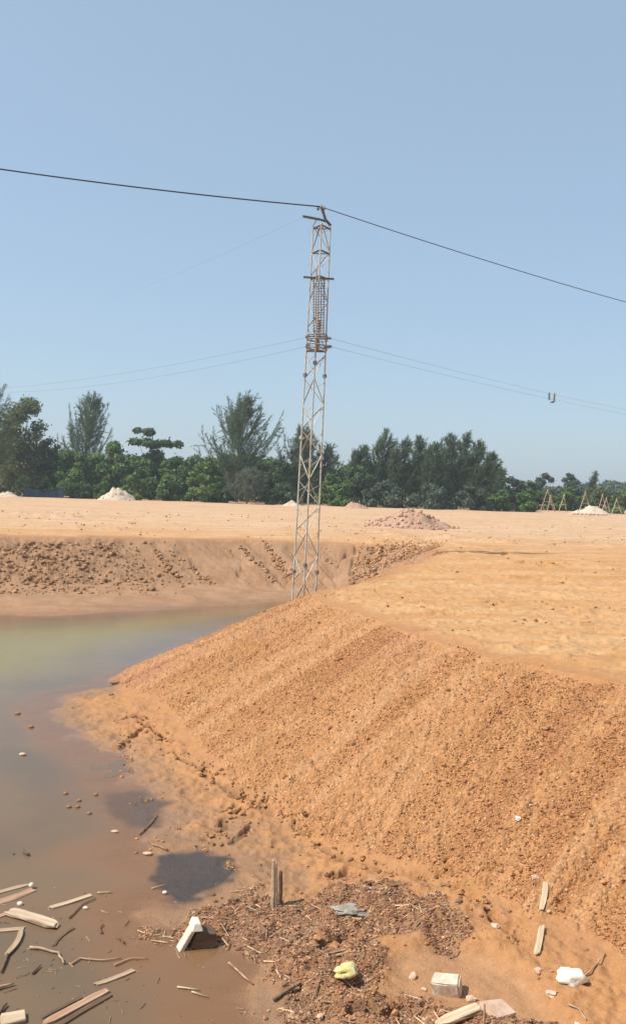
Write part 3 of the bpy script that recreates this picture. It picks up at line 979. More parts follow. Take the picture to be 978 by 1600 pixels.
# cross bars
bar = lambda x0, y0, x1, y1, Y: (at_depth(x0, y0, Y), at_depth(x1, y1, Y))
p, q = bar(474, 433, 522, 436, 31.0); tp(MB().angle_bar(p, q, .06, .014), 'crossbar', M_STEELDARK)
p, q = bar(473, 338, 500, 343, 31.0); tp(MB().angle_bar(p, q, .07, .016), 'outrigger', M_STEELDARK)
p, q = bar(494, 325, 513, 350, 31.1)
tp(MB().angle_bar(at_depth(503, 326, 31.1), at_depth(509, 344, 31.1), .09, .02), 'peak_post', M_STEELDARK)
mb = MB()
for dx in (-5, 0, 4):
    c = at_depth(502 + dx, 323.5 + abs(dx) * .4, 31.1)
    mb.tube(c - Vector((0, .06, .05)), c + Vector((0, .06, .07)), .05, .04, 6)
tp(mb, 'cable_clamp', M_STEELDARK)
tp(MB().angle_bar(at_depth(509, 344, 31.1), at_depth(517, 353, 31.2), .07, .016), 'peak_brace', M_STEELDARK)
tp(MB().angle_bar(at_depth(495, 344, 31.1), at_depth(489, 354, 31.2), .05, .014), 'peak_brace', M_STEELDARK)
tp(MB().angle_bar(at_depth(500, 343, 31.1), at_depth(513, 347, 31.2), .06, .014), 'peak_rung', M_STEELDARK)
# the hanging insulator strings
for x0, x1, Y in ((490, 490, 31.0), (498, 497, 30.85), (506.5, 505, 31.05), (502, 501, 31.3)):
    P0, P1 = at_depth(x0, 436, Y), at_depth(x1, 528, Y)
    mb = MB().tube(P0, P1, .016, .016, 6)
    m = 22
    for i in range(m):
        c = P0.lerp(P1, (i + .7) / (m + .4))
        mb.tube(c, c + Vector((0, 0, .035)), .056, .022, 8)
    tp(mb, 'insulator_string', M_INSUL, False)
tp(MB().tube(at_depth(494.5, 420, 30.9), at_depth(493, 560, 30.9), .02, .024, 6), 'centre_rod', M_RUST)
tp(MB().tube(at_depth(498, 500, 30.9), at_depth(496.5, 548, 30.9), .06, .045, 8), 'rusty_sleeve', M_RUST)
def torus(c, R, r, tilt, n=20):
    pts = [c + Vector((math.cos(t) * R, math.sin(t) * R, math.cos(t) * R * tilt)) for t in [2 * math.pi * i / n for i in range(n + 1)]]
    return MB().path(pts, r, 6)
for py, R, tl in ((524, .33, .02), (531, .34, -.05), (540, .36, -.12), (545, .33, -.1)):
    c = at_depth(495.5, py, 31.0)
    tp(torus(c, R, .026, tl), 'ring', M_INSUL, True)
for px_, py in ((482, 526), (482, 541), (511, 528), (513, 528), (511, 542), (514, 541)):
    c = at_depth(px_, py, 30.9)
    mb = MB().tube(c - Vector((.10, 0, 0)), c + Vector((.10, 0, -.01)), .055, .04, 8)
    tp(mb, 'dead_end_clamp', M_STEELDARK)

# ------------------------------------------------------------------ cables
def cable(p0, p1, sag, r, label, n=40, mat=None):
    pts = []
    for i in range(n + 1):
        t = i / n
        p = p0.lerp(p1, t)
        p.z -= 4 * sag * t * (1 - t)
        pts.append(p)
    o = MB().path([p - p0 for p in pts], r, 6).build('power_cable', M_CABLE if r > .01 else M_WIRE, None, True, p0)
    return tag(o, label, 'cable', 'overhead cables')
def away(px0, py0, Y0, px1, py1, Y1, k):
    """carry the line through two seen points on by k"""
    a, b = at_depth(px0, py0, Y0), at_depth(px1, py1, Y1)
    return a, a.lerp(b, k)
a, b = away(502, 323, 31.1, 0, 251, 28.0, 1.9); cable(a, b, .25, .021, 'thick dark cable from the tower top to the upper left edge')
a, b = away(504, 324, 31.1, 978, 462, 43.0, 1.9); cable(a, b, .30, .015, 'dark cable from the tower top sloping down to the right edge')
a, b = away(481, 527, 31.0, 70, 590, 46.0, 1.6); cable(a, b, .35, .0042, 'upper of two thin cables left of the insulator rings')
a, b = away(481, 541, 31.0, 70, 594, 46.0, 1.6); cable(a, b, .55, .0042, 'lower of two thin cables left of the insulator rings')
a, b = away(514, 528, 31.0, 858, 610, 46.0, 1.8); cable(a, b, .15, .0042, 'upper of two thin cables right of the insulator rings')
a, b = away(514, 541, 31.0, 866, 620, 46.0, 1.8); cable(a, b, .15, .0042, 'lower of two thin cables right of the insulator rings')
a, b = away(475, 339, 31.0, 330, 402, 42.0, 2.6); cable(a, b, .1, .003, 'faint thin wire falling leftward from the tower outrigger')
# the pair of spacers hanging on the right-hand wires
for k, (x, y0, y1, lab) in enumerate(((857.5, 613, 625, 'small grey insulator hanging from thin right-hand cables, nearer the tower'),
                                      (866, 614, 628, 'small dark insulator hanging from thin right-hand cables, farther from the tower'))):
    P0, P1 = at_depth(x, y0, 46), at_depth(x - k, y1, 46)
    mb = MB().tube(P0, P1, .03, .03, 6)
    for i in range(5):
        c = P0.lerp(P1, (i + .5) / 5.2)
        mb.tube(c, c - Vector((0, 0, .04)), .03, .085, 8)
    if k:
        mb.tube(P1, P1 - Vector((.18, 0, .03)), .05, .03, 6)
    o = mb.build('hanging_insulator', M_STEELDARK)
    tag(o, lab, 'insulator', 'hanging insulators')

# ------------------------------------------------------------------ trees
def tri_mesh(name, P, Q, W_):
    """thin blades: base P, tip Q, half-width vectors W_"""
    V = np.stack([P - W_, P + W_, Q], 1).reshape(-1, 3)
    return np_mesh(name, V, np.arange(len(V)).reshape(-1, 3), False)

def rand_unit(n, rg):
    v = rg.normal(size=(n, 3))
    return v / np.linalg.norm(v, axis=1)[:, None]

def casuarina(h, w, seed, mat, nb=110, lean=.12, low=.1):
    """a trunk with steep feathery plumes, tips blown to the right"""
    rg = np.random.default_rng(seed)
    tr = MB()
    trunk = [Vector((lean * h * .5 * t * t + .015 * h * math.sin(4 * t + seed), .01 * h * math.sin(3 * t), h * .93 * t)) for t in np.linspace(0, 1, 9)]
    tr.path(trunk, list(np.linspace(.016 * h, .002 * h, 9)), 7)
    P, Q, Wv = [], [], []
    npl = int(36 + w * h * .42)
    for i in range(npl):
        t = low + (.97 - low) * ((i + rg.random()) / npl) ** .85
        k = min(int(t * 8), 7); f = t * 8 - k
        o = np.array(trunk[k].lerp(trunk[k + 1], f))
        az = rg.uniform(0, 6.28)
        reach = w * .5 * (1 - t ** 1.3) ** .75 * (.25 + .8 * rg.random() ** .7)
        rise = rg.uniform(.4, 1.25) * reach + rg.uniform(.04, .14) * h
        rise = min(rise, (h * rg.uniform(.80, 1.02) - o[2]))
        if rise < .3: continue
        e = o + np.array([math.cos(az) * reach + lean * rise * .9, math.sin(az) * reach, rise])
        c1 = o + np.array([math.cos(az) * reach * .8, math.sin(az) * reach * .8, rise * .30])
        L = np.linalg.norm(e - o)
        m = int(5 + L * 3.6)
        tt = ((np.arange(m) + rg.random(m)) / m) ** .8
        q = tt[:, None]
        c = (1 - q) ** 2 * o + 2 * q * (1 - q) * c1 + q * q * e
        tan = 2 * (1 - q) * (c1 - o) + 2 * q * (e - c1); tan /= np.linalg.norm(tan, axis=1)[:, None]
        tr.path([Vector(o), Vector((1 - .4) ** 2 * o + 2 * .4 * .6 * c1 + .16 * e), Vector(.04 * o + .32 * c1 + .64 * e)], [.03, .02, .008], 4)
        per = 5
        base = np.repeat(c, per, 0); tn = np.repeat(tan, per, 0); th = np.repeat(tt, per)
        n = len(base)
        u = tn * rg.uniform(.6, 1.1, n)[:, None] + rand_unit(n, rg) * .55 + np.array([lean, 0, -.10])
        u /= np.linalg.norm(u, axis=1)[:, None]
        ln = (rg.uniform(.45, 1.15, n) * (1.1 - .5 * th))[:, None]
        base = base + rand_unit(n, rg) * (.12 * (1 - th))[:, None]
        sd = np.cross(u, rand_unit(n, rg)); sd /= np.linalg.norm(sd, axis=1)[:, None] + 1e-6
        P.append(base); Q.append(base + u * ln); Wv.append(sd * rg.uniform(.018, .042, n)[:, None])
        for _ in range(5):                                   # side sprays
            q0 = rg.uniform(.2, .9)
            b0 = (1 - q0) ** 2 * o + 2 * q0 * (1 - q0) * c1 + q0 * q0 * e
            t0 = 2 * (1 - q0) * (c1 - o) + 2 * q0 * (e - c1); t0 /= np.linalg.norm(t0)
            dv = t0 * .65 + rand_unit(1, rg)[0] * .8 + np.array([lean * .8, 0, .12]); dv /= np.linalg.norm(dv)
            Ls = (.30 * L * (1.15 - q0) + .45) * rg.uniform(.6, 1.2)
            m2 = int(8 + Ls * 9)
            ts = rg.random(m2)[:, None]
            bs = b0 + dv * Ls * ts - np.array([0, 0, .12]) * Ls * ts ** 2
            us = dv * .9 + rand_unit(m2, rg) * .45 + np.array([0, 0, -.12]); us /= np.linalg.norm(us, axis=1)[:, None]
            sv = np.cross(us, rand_unit(m2, rg)); sv /= np.linalg.norm(sv, axis=1)[:, None] + 1e-6
            P.append(bs); Q.append(bs + us * rg.uniform(.3, .7, m2)[:, None]); Wv.append(sv * rg.uniform(.018, .04, m2)[:, None])
    return tr.mesh('trunk', True), tri_mesh('crown', np.concatenate(P), np.concatenate(Q), np.concatenate(Wv))

def leaf_quads(C, N, size, rg):
    n = len(C)
    u = np.cross(N, rand_unit(n, rg)); u /= np.linalg.norm(u, axis=1)[:, None] + 1e-6
    v = np.cross(N, u)
    s = size[:, None]
    V = np.stack([C - u * s, C + v * s * .55, C + u * s, C - v * s * .55], 1).reshape(-1, 3)
    return np_mesh('crown', V, np.arange(len(V)).reshape(-1, 4), False)

def broadleaf(h, w, seed, style='round', nleaf=5200):
    rg = np.random.default_rng(seed)
    tr = MB()
    bl = []
    th = h * (.30 if style != 'bush' else .10)
    tr.path([(0, 0, 0), (.05 * w, 0, th * .5), (0, .03 * w, th)], [.02 * h + .05, .016 * h + .03, .013 * h + .02], 7)
    if style == 'flat':                                   # tiers of level branches
        for z, rr, n_, ox in ((.60, .5, 12, -.06), (.80, .46, 10, .12), (.96, .15, 4, -.17)):
            for k in range(n_):
                a = rg.uniform(0, 6.28); r_ = rr * w * math.sqrt(rg.random())
                bl.append((r_ * math.cos(a) + ox * w, r_ * math.sin(a), z * h + rg.normal() * .03 * h, w * rg.uniform(.08, .16), w * .13, h * rg.uniform(.03, .06)))
        for k in range(7):
            a = rg.uniform(0, 6.28); bl.append((.3 * w * math.cos(a), .3 * w * math.sin(a), .4 * h, w * .2, w * .2, h * .12))
        tr.path([(0, 0, th), (0, 0, h * .96)], [.02 * h, .006 * h], 6)
    else:
        nb = 40 if style == 'tall' else 20
        for k in range(nb):
            zf = (k + rg.random()) / nb
            lo = .08 if style == 'bush' else (.22 if style == 'round' else .18)
            zc = lo + (.93 - lo) * zf
            if style == 'tall':
                env = .46 * (1.0 - .5 * zf ** 2)
            else:
                env = .46 * math.sqrt(max(1 - (zf * 1.0) ** 2.4, .04))
            a = rg.uniform(0, 6.28); r_ = env * w * (rg.random() ** .4)
            s = w * rg.uniform(.11, .20) * (1.15 - .45 * zf) * (1.35 if style == 'tall' else 1)
            bl.append((r_ * math.cos(a), r_ * math.sin(a), zc * h - s * .2, s, s, s * .75))
    for b in bl[::2]:
        tr.tube((0, 0, th * .8), (b[0] * .9, b[1] * .9, b[2]), .008 * h + .01, .008, 5, False)
    B = np.array(bl)
    vol = (B[:, 3] * B[:, 4]); pick = rg.choice(len(B), nleaf, p=vol / vol.sum())
    u = rand_unit(nleaf, rg)
    rad = rg.random(nleaf) ** .33
    rad *= 1 + .22 * np.sin(u[:, 0] * 9 + pick) * np.sin(u[:, 1] * 8 + u[:, 2] * 7)
    C = B[pick, :3] + u * B[pick, 3:6] * rad[:, None]
    stray = rg.random(nleaf) < .06
    C[stray] += rg.normal(size=(stray.sum(), 3)) * w * .035
    C[:, 2] = np.maximum(C[:, 2], .03 * h)
    N = u * .8 + rand_unit(nleaf, rg) * .8 + np.array([0, 0, .35]); N /= np.linalg.norm(N, axis=1)[:, None]
    return tr.mesh('trunk', True), leaf_quads(C, N, rg.uniform(.12, .30, nleaf) * (1 if w > 3 else .75), rg)

def plant(name, px, top, w_px, Y, kind, mat, label, cat, group, seed, base_py=None):
    b = at_depth(px, 790, Y)
    x, y = b.x, b.y
    z = hz(x, y) - .05
    tp_ = at_depth(px, top, Y)
    h = tp_.z - z
    w = w_px * Y / F_PX * (1.22 if kind == 'casu' else 1)
    o = empty(name, (x, y, z))
    tag(o, label, cat, group)
    if kind == 'casu':
        tm, cm = casuarina(h, w, seed, mat, 0, .20 if px > 530 else .10)
    elif kind == 'young':
        tm, cm = casuarina(h, w, seed, mat, int(60 + w * 8), .05, .02)
    else:
        tm, cm = broadleaf(h, w, seed, kind, int(1400 + 95 * w * h))
    link('trunk', tm, M_BARK, o)
    link('crown', cm, mat, o)
    return o

GC = 'casuarina trees along the far tree line'
GB = 'broadleaf trees along the far tree line'
GS = 'bushes in front of the tree line'
TREES = [
    ('casuarina_tree', -30, 578, 85, 120, 'casu', M_CASU, 'feathery casuarina at the left frame edge, only its branch tip showing', 'tree', GC),
    ('broadleaf_tree', 28, 612, 88, 130, 'tall', M_LEAFO, 'tall mottled olive broadleaf tree at the far left of the tree line', 'tree', GB),
    ('broadleaf_tree', 74, 680, 48, 131, 'tall', M_LEAFD, 'dark narrow broadleaf tree between mottled tall tree and left casuarina', 'tree', GB),
    ('casuarina_tree', 132, 612, 88, 138, 'casu', M_CASU, 'pointed grey-green casuarina rising above bushes on the left', 'tree', GC),
    ('broadleaf_tree', 110, 700, 76, 129, 'round', M_LEAFM, 'green broadleaf tree at the foot of the left casuarina', 'tree', GB),
    ('broadleaf_tree', 172, 683, 74, 131, 'round', M_LEAFM, 'green broadleaf tree just right of the left casuarina', 'tree', GB),
    ('umbrella_tree', 236, 672, 82, 134, 'flat', M_LEAFD, 'dark umbrella-shaped tree with flat layered crown above the bushes', 'tree', GB),
    ('broadleaf_tree', 214, 712, 80, 130, 'round', M_LEAFM, 'green broadleaf tree below the umbrella-shaped tree', 'tree', GB),
    ('broadleaf_tree', 276, 710, 86, 131, 'round', M_LEAFM, 'green broadleaf tree between umbrella tree and big casuarina', 'tree', GB),
    ('broadleaf_tree', 322, 712, 60, 127, 'round', M_LEAFL, 'light green broadleaf tree touching the big casuarina on its left', 'tree', GB),
    ('casuarina_tree', 370, 610, 128, 134, 'casu', M_CASU, 'biggest feathery casuarina, left of the tower', 'tree', GC),
    ('broadleaf_tree', 432, 716, 62, 131, 'round', M_LEAFD, 'dark broadleaf tree between big casuarina and the tower', 'tree', GB),
    ('casuarina_tree', 462, 662, 84, 135, 'casu', M_CASU, 'casuarina directly behind the tower', 'tree', GC),
    ('casuarina_tree', 502, 692, 62, 136, 'casu', M_CASU, 'smaller casuarina peeping out right of the tower', 'tree', GC),
    ('broadleaf_tree', 512, 738, 56, 128, 'round', M_LEAFM, 'low green broadleaf tree just right of the tower legs', 'tree', GB),
    ('broadleaf_tree', 556, 726, 60, 129, 'round', M_LEAFD, 'dark low broadleaf tree below the casuarina row, left end', 'tree', GB),
    ('casuarina_tree', 556, 692, 56, 133, 'casu', M_CASU, 'first casuarina from the left in the row right of tower', 'tree', GC),
    ('casuarina_tree', 588, 672, 66, 134, 'casu', M_CASU, 'second casuarina from the left in the row right of tower', 'tree', GC),
    ('casuarina_tree', 616, 684, 60, 132, 'casu', M_CASU, 'third casuarina from the left in the row right of tower', 'tree', GC),
    ('casuarina_tree', 642, 676, 62, 135, 'casu', M_CASU, 'fourth casuarina from the left in the row right of tower', 'tree', GC),
    ('casuarina_tree', 668, 690, 56, 131, 'casu', M_CASU, 'fifth casuarina from the left in the row right of tower', 'tree', GC),
    ('casuarina_tree', 690, 672, 58, 134, 'casu', M_CASU, 'sixth casuarina from the left in the row right of tower', 'tree', GC),
    ('casuarina_tree', 712, 670, 60, 133, 'casu', M_CASU, 'seventh casuarina from the left, among the row\'s tallest', 'tree', GC),
    ('casuarina_tree', 736, 684, 56, 132, 'casu', M_CASU, 'eighth casuarina from the left in the row right of tower', 'tree', GC),
    ('casuarina_tree', 757, 704, 50, 131, 'casu', M_CASU, 'last casuarina at the right end of the row', 'tree', GC),
    ('broadleaf_tree', 800, 742, 46, 136, 'round', M_LEAFB, 'bluish green tree just right of the casuarina row', 'tree', GB),
    ('broadleaf_tree', 826, 750, 44, 140, 'round', M_LEAFD, 'dark tree behind the leftmost timber frames', 'tree', GB),
    ('broadleaf_tree', 852, 737, 44, 165, 'round', M_LEAFB, 'distant round bluish tree above the leftmost timber frames', 'tree', GB),
    ('broadleaf_tree', 889, 735, 36, 170, 'round', M_LEAFB, 'distant dark domed tree, tallest on the right', 'tree', GB),
    ('casuarina_tree', 921, 738, 14, 170, 'casu', M_CASU, 'thin distant casuarina poking above the right-hand trees', 'tree', GC),
    ('broadleaf_tree', 780, 764, 46, 128, 'round', M_LEAFM, 'low green bush at the right foot of the casuarina row', 'tree', GB),
    ('shrub', 37, 741, 32, 124, 'bush', M_LEAFL, 'leftmost round light green bush in front of the trees', 'shrub', GS),
    ('shrub', 71, 745, 28, 124, 'bush', M_LEAFM, 'round bush second from the left, above the dark tarpaulin', 'shrub', GS),
    ('shrub', 163, 748, 28, 123, 'bush', M_LEAFM, 'small round bush left behind the pale sand heap', 'shrub', GS),
    ('shrub', 211, 738, 46, 123, 'bush', M_LEAFL, 'round light green bush right behind the pale sand heap', 'shrub', GS),
    ('shrub', 264, 740, 42, 123, 'bush', M_LEAFM, 'round bush second right of the pale sand heap', 'shrub', GS),
    ('shrub', 313, 738, 50, 123, 'bush', M_LEAFL, 'broad light green bush left of the big casuarina', 'shrub', GS),
    ('young_casuarina', 386, 732, 84, 124, 'young', M_CASU2, 'pale young casuarina with arching branches below the big one', 'tree', GC),
    ('shrub', 345, 752, 44, 126, 'bush', M_LEAFD, 'dark bush at the left foot of the big casuarina', 'shrub', GS),
    ('shrub', 124, 752, 44, 124, 'bush', M_LEAFD, 'dark bush between tarpaulin and pale sand heap', 'shrub', GS),
    ('shrub', 440, 752, 56, 125, 'bush', M_LEAFD, 'dark bush left of the tower legs', 'shrub', GS),
    ('shrub', 536, 755, 56, 126, 'bush', M_LEAFM, 'green bush right of the tower above the low pinkish heap', 'shrub', GS),
    ('shrub', 600, 752, 70, 127, 'bush', M_LEAFB, 'bluish bush under the left half of the casuarina row', 'shrub', GS),
    ('shrub', 672, 755, 72, 126, 'bush', M_LEAFB, 'bluish bush under the middle of the casuarina row', 'shrub', GS),
    ('shrub', 738, 757, 62, 126, 'bush', M_LEAFB, 'bluish bush under the right end of the casuarina row', 'shrub', GS),
    ('shrub', 818, 768, 46, 130, 'bush', M_LEAFM, 'green bush left of the timber frames', 'shrub', GS),
    ('shrub', 886, 760, 54, 150, 'bush', M_LEAFM, 'green bush behind the middle timber frames', 'shrub', GS),
    ('shrub', 932, 758, 56, 150, 'bush', M_LEAFO, 'olive bush behind the right-hand timber frames', 'shrub', GS),
    ('shrub', 972, 762, 40, 140, 'bush', M_LEAFL, 'bright green bush at the right frame edge', 'shrub', GS),
    ('shrub', 853, 770, 40, 150, 'bush', M_LEAFM, 'green bush behind the leftmost timber frames', 'shrub', GS),
]
for i, t in enumerate(TREES):
    plant(*t, seed=100 + i)

# the wood behind, reading as one dark mass
def far_wood(name, spans, mat, label, per):
    rg = np.random.default_rng(77)
    C, S = [], []
    for px0, px1, top, Y, thick in spans:
        a, b = at_depth(px0, 780, Y), at_depth(px1, 780, Y)
        n = int(per * (px1 - px0))
        t = rg.random(n)
        X = a.x + (b.x - a.x) * t; yy = Y + rg.uniform(0, thick, n)
        pp = px0 + (px1 - px0) * t
        hmax = np.array([at_depth(p, top, Y).z for p in (px0, px1)])
        hm = (hmax[0] + (hmax[1] - hmax[0]) * t) * (.80 + .22 * fbm(X * .28, yy * .3, 4, 19))
        z = hm * rg.random(n) ** .75
        C.append(np.stack([X, yy, z], -1)); S.append(rg.uniform(.16, .38, n) * Y / 140)
    C = np.concatenate(C); S = np.concatenate(S)
    N = rand_unit(len(C), rg) + np.array([0, -.5, .5]); N /= np.linalg.norm(N, axis=1)[:, None]
    me = leaf_quads(C, N, S, rg)
    return tag(link(name, me, mat), label, 'wood', kind='stuff')
far_wood('background_wood', [(-160, 120, 690, 142, 5), (100, 350, 705, 142, 5), (340, 470, 700, 143, 5), (450, 540, 715, 143, 5),
                             (530, 790, 712, 143, 5), (770, 860, 762, 150, 6)], M_LEAFM, 'dense green wood filling the gaps behind the tree line', 95)
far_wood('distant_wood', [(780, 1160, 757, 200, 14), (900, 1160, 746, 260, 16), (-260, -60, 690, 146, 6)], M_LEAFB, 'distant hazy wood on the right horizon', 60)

# ------------------------------------------------------------------ timber frames, plank, sacks and tarpaulin at the tree line
FR = [((855, 766), (844, 790), (865, 793), 138, 'tall leftmost timber A-frame'), ((860, 775), (854, 794), (868, 795), 134, 'small timber A-frame overlapping the leftmost one'),
      ((881, 774), (872, 796), (885, 797), 134, 'narrow timber A-frame third from the left'), ((914, 770), (904, 787), (924, 789), 138, 'wide timber A-frame behind the pale sand heap'),
      ((941, 773), (933, 787), (949, 790), 138, 'timber A-frame just right of the wide one'), ((947, 779), (938, 791), (954, 792), 134, 'low timber A-frame second from the right'),
      ((963, 780), (955, 794), (972, 795), 132, 'rightmost timber A-frame near the frame edge')]
for pk, f0, f1, Y, lab in FR:
    P = at_depth(*pk, Y); A = at_depth(*f0, Y); B = at_depth(*f1, Y)
    A.z = hz(A.x, A.y) - .05; B.z = hz(B.x, B.y) - .05
    o = empty('timber_frame', ((A.x + B.x) / 2, Y, 0)); inv = Matrix.Translation(-o.location)
    tag(o, lab + ' on the far ground', 'timber frame', 'timber A-frames at the far right')
    d = Vector((0, .12, 0))
    for q, s in ((A, 0), (B, 1)):
        pole = MB().tube(q + d * s, P + (P - q) * .06 + d * s, .065, .05, 6).build('pole', M_WOODP, o); pole.matrix_parent_inverse = inv
    t_ = MB().tube(A.lerp(P, .45) - Vector((.1, .08, 0)), B.lerp(P, .45) + Vector((.1, -.08, 0)), .04, .035, 6).build('tie', M_WOODP, o); t_.matrix_parent_inverse = inv
p, q = at_depth(833, 790, 136), at_depth(851, 790, 136)
o = MB().box(((p.x + q.x) / 2, 136, .95), (q.x - p.x, .3, .16)).tube((p.x + .2, 136, -.05), (p.x + .2, 136, .9), .07).tube((q.x - .2, 136, -.05), (q.x - .2, 136, .9), .07)
tag(o.build('plank_trestle', M_WOODP), 'level plank on posts left of the timber frames', 'trestle')
for i in range(9):
    px_ = 896 + i * 6.2
    b = at_depth(px_, 800, 113.5); b.z = hz(b.x, b.y)
    v, f = ico()
    rg = np.random.default_rng(i)
    me = np_mesh('sack', v * np.array([.27, .42, .20]) * rg.uniform(.85, 1.1) + rg.normal(size=v.shape) * .015, f, True)
    sk = link('sack', me, M_PALESAND, None, (b.x, b.y, b.z + .17)); sk.rotation_euler.z = rg.uniform(-.4, .4)
    sk.modifiers.new('round', 'SUBSURF').levels = 1
    tag(sk, ['leftmost', 'second', 'third', 'fourth', 'middle', 'sixth', 'seventh', 'eighth', 'rightmost'][i] + ' pale filled sack in the row below the long sand heap', 'sack', 'row of pale sacks')
V, Fc = [], []
a, b = at_depth(36, 776, 121), at_depth(100, 779, 121)
m, hN = 40, 8
for i in range(m):
    t = i / (m - 1)
    for j in range(hN):
        s = j / (hN - 1)
        hgt = .95 + .25 * math.sin(t * 9) + .12 * math.sin(t * 23)
        V.append((a.x + (b.x - a.x) * t, 121 + .55 * s + .12 * math.sin(t * 31 + s * 3), hz(a.x, 121) - .03 + hgt * math.sin(s * 1.5)))
Fc = [(i * hN + j, (i + 1) * hN + j, (i + 1) * hN + j + 1, i * hN + j + 1) for i in range(m - 1) for j in range(hN - 1)]
me = np_mesh('tarpaulin', np.array(V), np.array(Fc), True)
o = link('tarpaulin', me, M_TARP); sm = o.modifiers.new('thick', 'SOLIDIFY'); sm.thickness = .04
tag(o, 'dark blue tarpaulin heaped along the foot of the left trees', 'tarpaulin')

# ------------------------------------------------------------------ foreground debris
def board(p0, p1, width, thick, mat, label, cat='plank', name='plank', group='planks and sticks at the water edge', seed=0, lift=0.0, roll=0.0, ragged=.45):
    """a worn board lying between two photograph pixels"""
    rg = np.random.default_rng(seed + 500)
    A, B = hits([p0, p1])
    thick *= .7; A.z += thick * .15 + lift; B.z += thick * .15 + lift
    L = (B - A).length
    n = max(5, int(L / .06))
    d = (B - A).normalized()
    s = d.cross(Vector((0, 0, 1))).normalized(); u = s.cross(d)
    mid = (A + B) / 2
    V, Fc = [], []
    prof = [(-1, -1), (-.35, -1), (.35, -1), (1, -1), (1, 0), (1, 1), (.35, 1.06), (-.35, 1.02), (-1, 1), (-1, 0)]
    k = len(prof)
    bend = rg.normal() * .02
    for i in range(n):
        t = i / (n - 1)
        tap = 1 - ragged * (rg.random() if i in (0, n - 1) else .12 * rg.random())
        for j, (a, b) in enumerate(prof):
            e = rg.uniform(-.5, 1) * ragged * .05 if i in (0, n - 1) else 0
            V.append((L * (t - .5) + e, a * width / 2 * tap + bend * math.sin(t * 3.1) + rg.normal() * width * .015, b * thick / 2 * (1 + rg.normal() * .05)))
    for i in range(n - 1):
        for j in range(k):
            Fc.append((i * k + j, (i + 1) * k + j, (i + 1) * k + (j + 1) % k, i * k + (j + 1) % k))
    Fc.append(tuple(range(k))); Fc.append(tuple((n - 1) * k + j for j in reversed(range(k))))
    me = bpy.data.meshes.new(name); me.from_pydata(V, [], Fc); me.update()
    o = link(name, me, mat)
    R = Matrix((d, -s, u)).transposed() @ Matrix.Rotation(roll, 3, 'X')
    o.matrix_world = Matrix.Translation(mid) @ R.to_4x4()
    return tag(o, label, cat, group)

def lump(px, py, size, mat, label, cat='stone', name='stone', group='loose stones in the foreground', seed=0, sub=3, rough=.18, sink=.2, cube=0.0, rz=0.0, tilt=0.0, crumple=0.0):
    rg = np.random.default_rng(seed + 900)
    P = hit(px, py)
    import bmesh
    bm = bmesh.new(); bmesh.ops.create_icosphere(bm, subdivisions=sub, radius=1)
    V = np.array([v.co[:] for v in bm.verts])
    if cube:
        m = np.abs(V).max(1)[:, None]; V = V * (1 - cube) + V / m * cube
    nn = fbm(V[:, 0] * 1.4 + seed, V[:, 1] * 1.4 + V[:, 2] * 1.9, 3, seed + 7)
    V = V * (1 + rough * nn)[:, None]
    if crumple:
        V = V * (1 + crumple * np.abs(fbm(V[:, 0] * 3 + seed, V[:, 1] * 3 + V[:, 2] * 4, 3, seed + 3)) * 2 - crumple * .5)[:, None]
    V = V * np.array(size) / 2
    for v, c in zip(bm.verts, V):
        v.co = c
    me = bpy.data.meshes.new(name); bm.to_mesh(me); bm.free()
    me.polygons.foreach_set('use_smooth', np.full(len(me.polygons), cube < .5))
    o = link(name, me, mat, None, P + Vector((0, 0, size[2] * (.5 - sink))))
    o.rotation_euler = (tilt, tilt * .6, rz)
    return tag(o, label, cat, group)

def block(px, py, size, mat, label, rot, seed=0, sink=.25, name='block', cat='block', group=None, chip=.1):
    import bmesh
    rg = np.random.default_rng(seed + 40)
    P = hit(px, py)
    bm = bmesh.new(); bmesh.ops.create_cube(bm, size=1)
    for v in bm.verts:
        v.co = Vector([c * s * (1 + rg.uniform(-chip, chip)) for c, s in zip(v.co, size)])
    bmesh.ops.bevel(bm, geom=bm.edges[:], offset=min(size) * .09, segments=2, affect='EDGES')
    bmesh.ops.subdivide_edges(bm, edges=bm.edges[:], cuts=1)
    for v in bm.verts:
        v.co += Vector(rg.normal(size=3)) * min(size) * .018
    me = bpy.data.meshes.new(name); bm.to_mesh(me); bm.free()
    o = link(name, me, mat, None, P + Vector((0, 0, size[2] * (.5 - sink))))
    o.rotation_euler = rot
    return tag(o, label, cat, group)

def stick(pts, r, mat, label, name='stick', cat='stick', group='planks and sticks at the water edge', lift=.005):
    W_ = hits(pts)
    for w in W_: w.z += r + lift
    o0 = W_[0].copy()
    P = []
    for i in range(len(W_) - 1):
        for t in (0, .33, .66):
            P.append(W_[i].lerp(W_[i + 1], t) - o0 + Vector((random.uniform(-1, 1), random.uniform(-1, 1), 0)) * r * .5)
    P.append(W_[-1] - o0)
    o = MB().path(P, list(np.linspace(r, r * .6, len(P))), 6).build(name, mat, None, True, o0)
    return tag(o, label, cat, group)

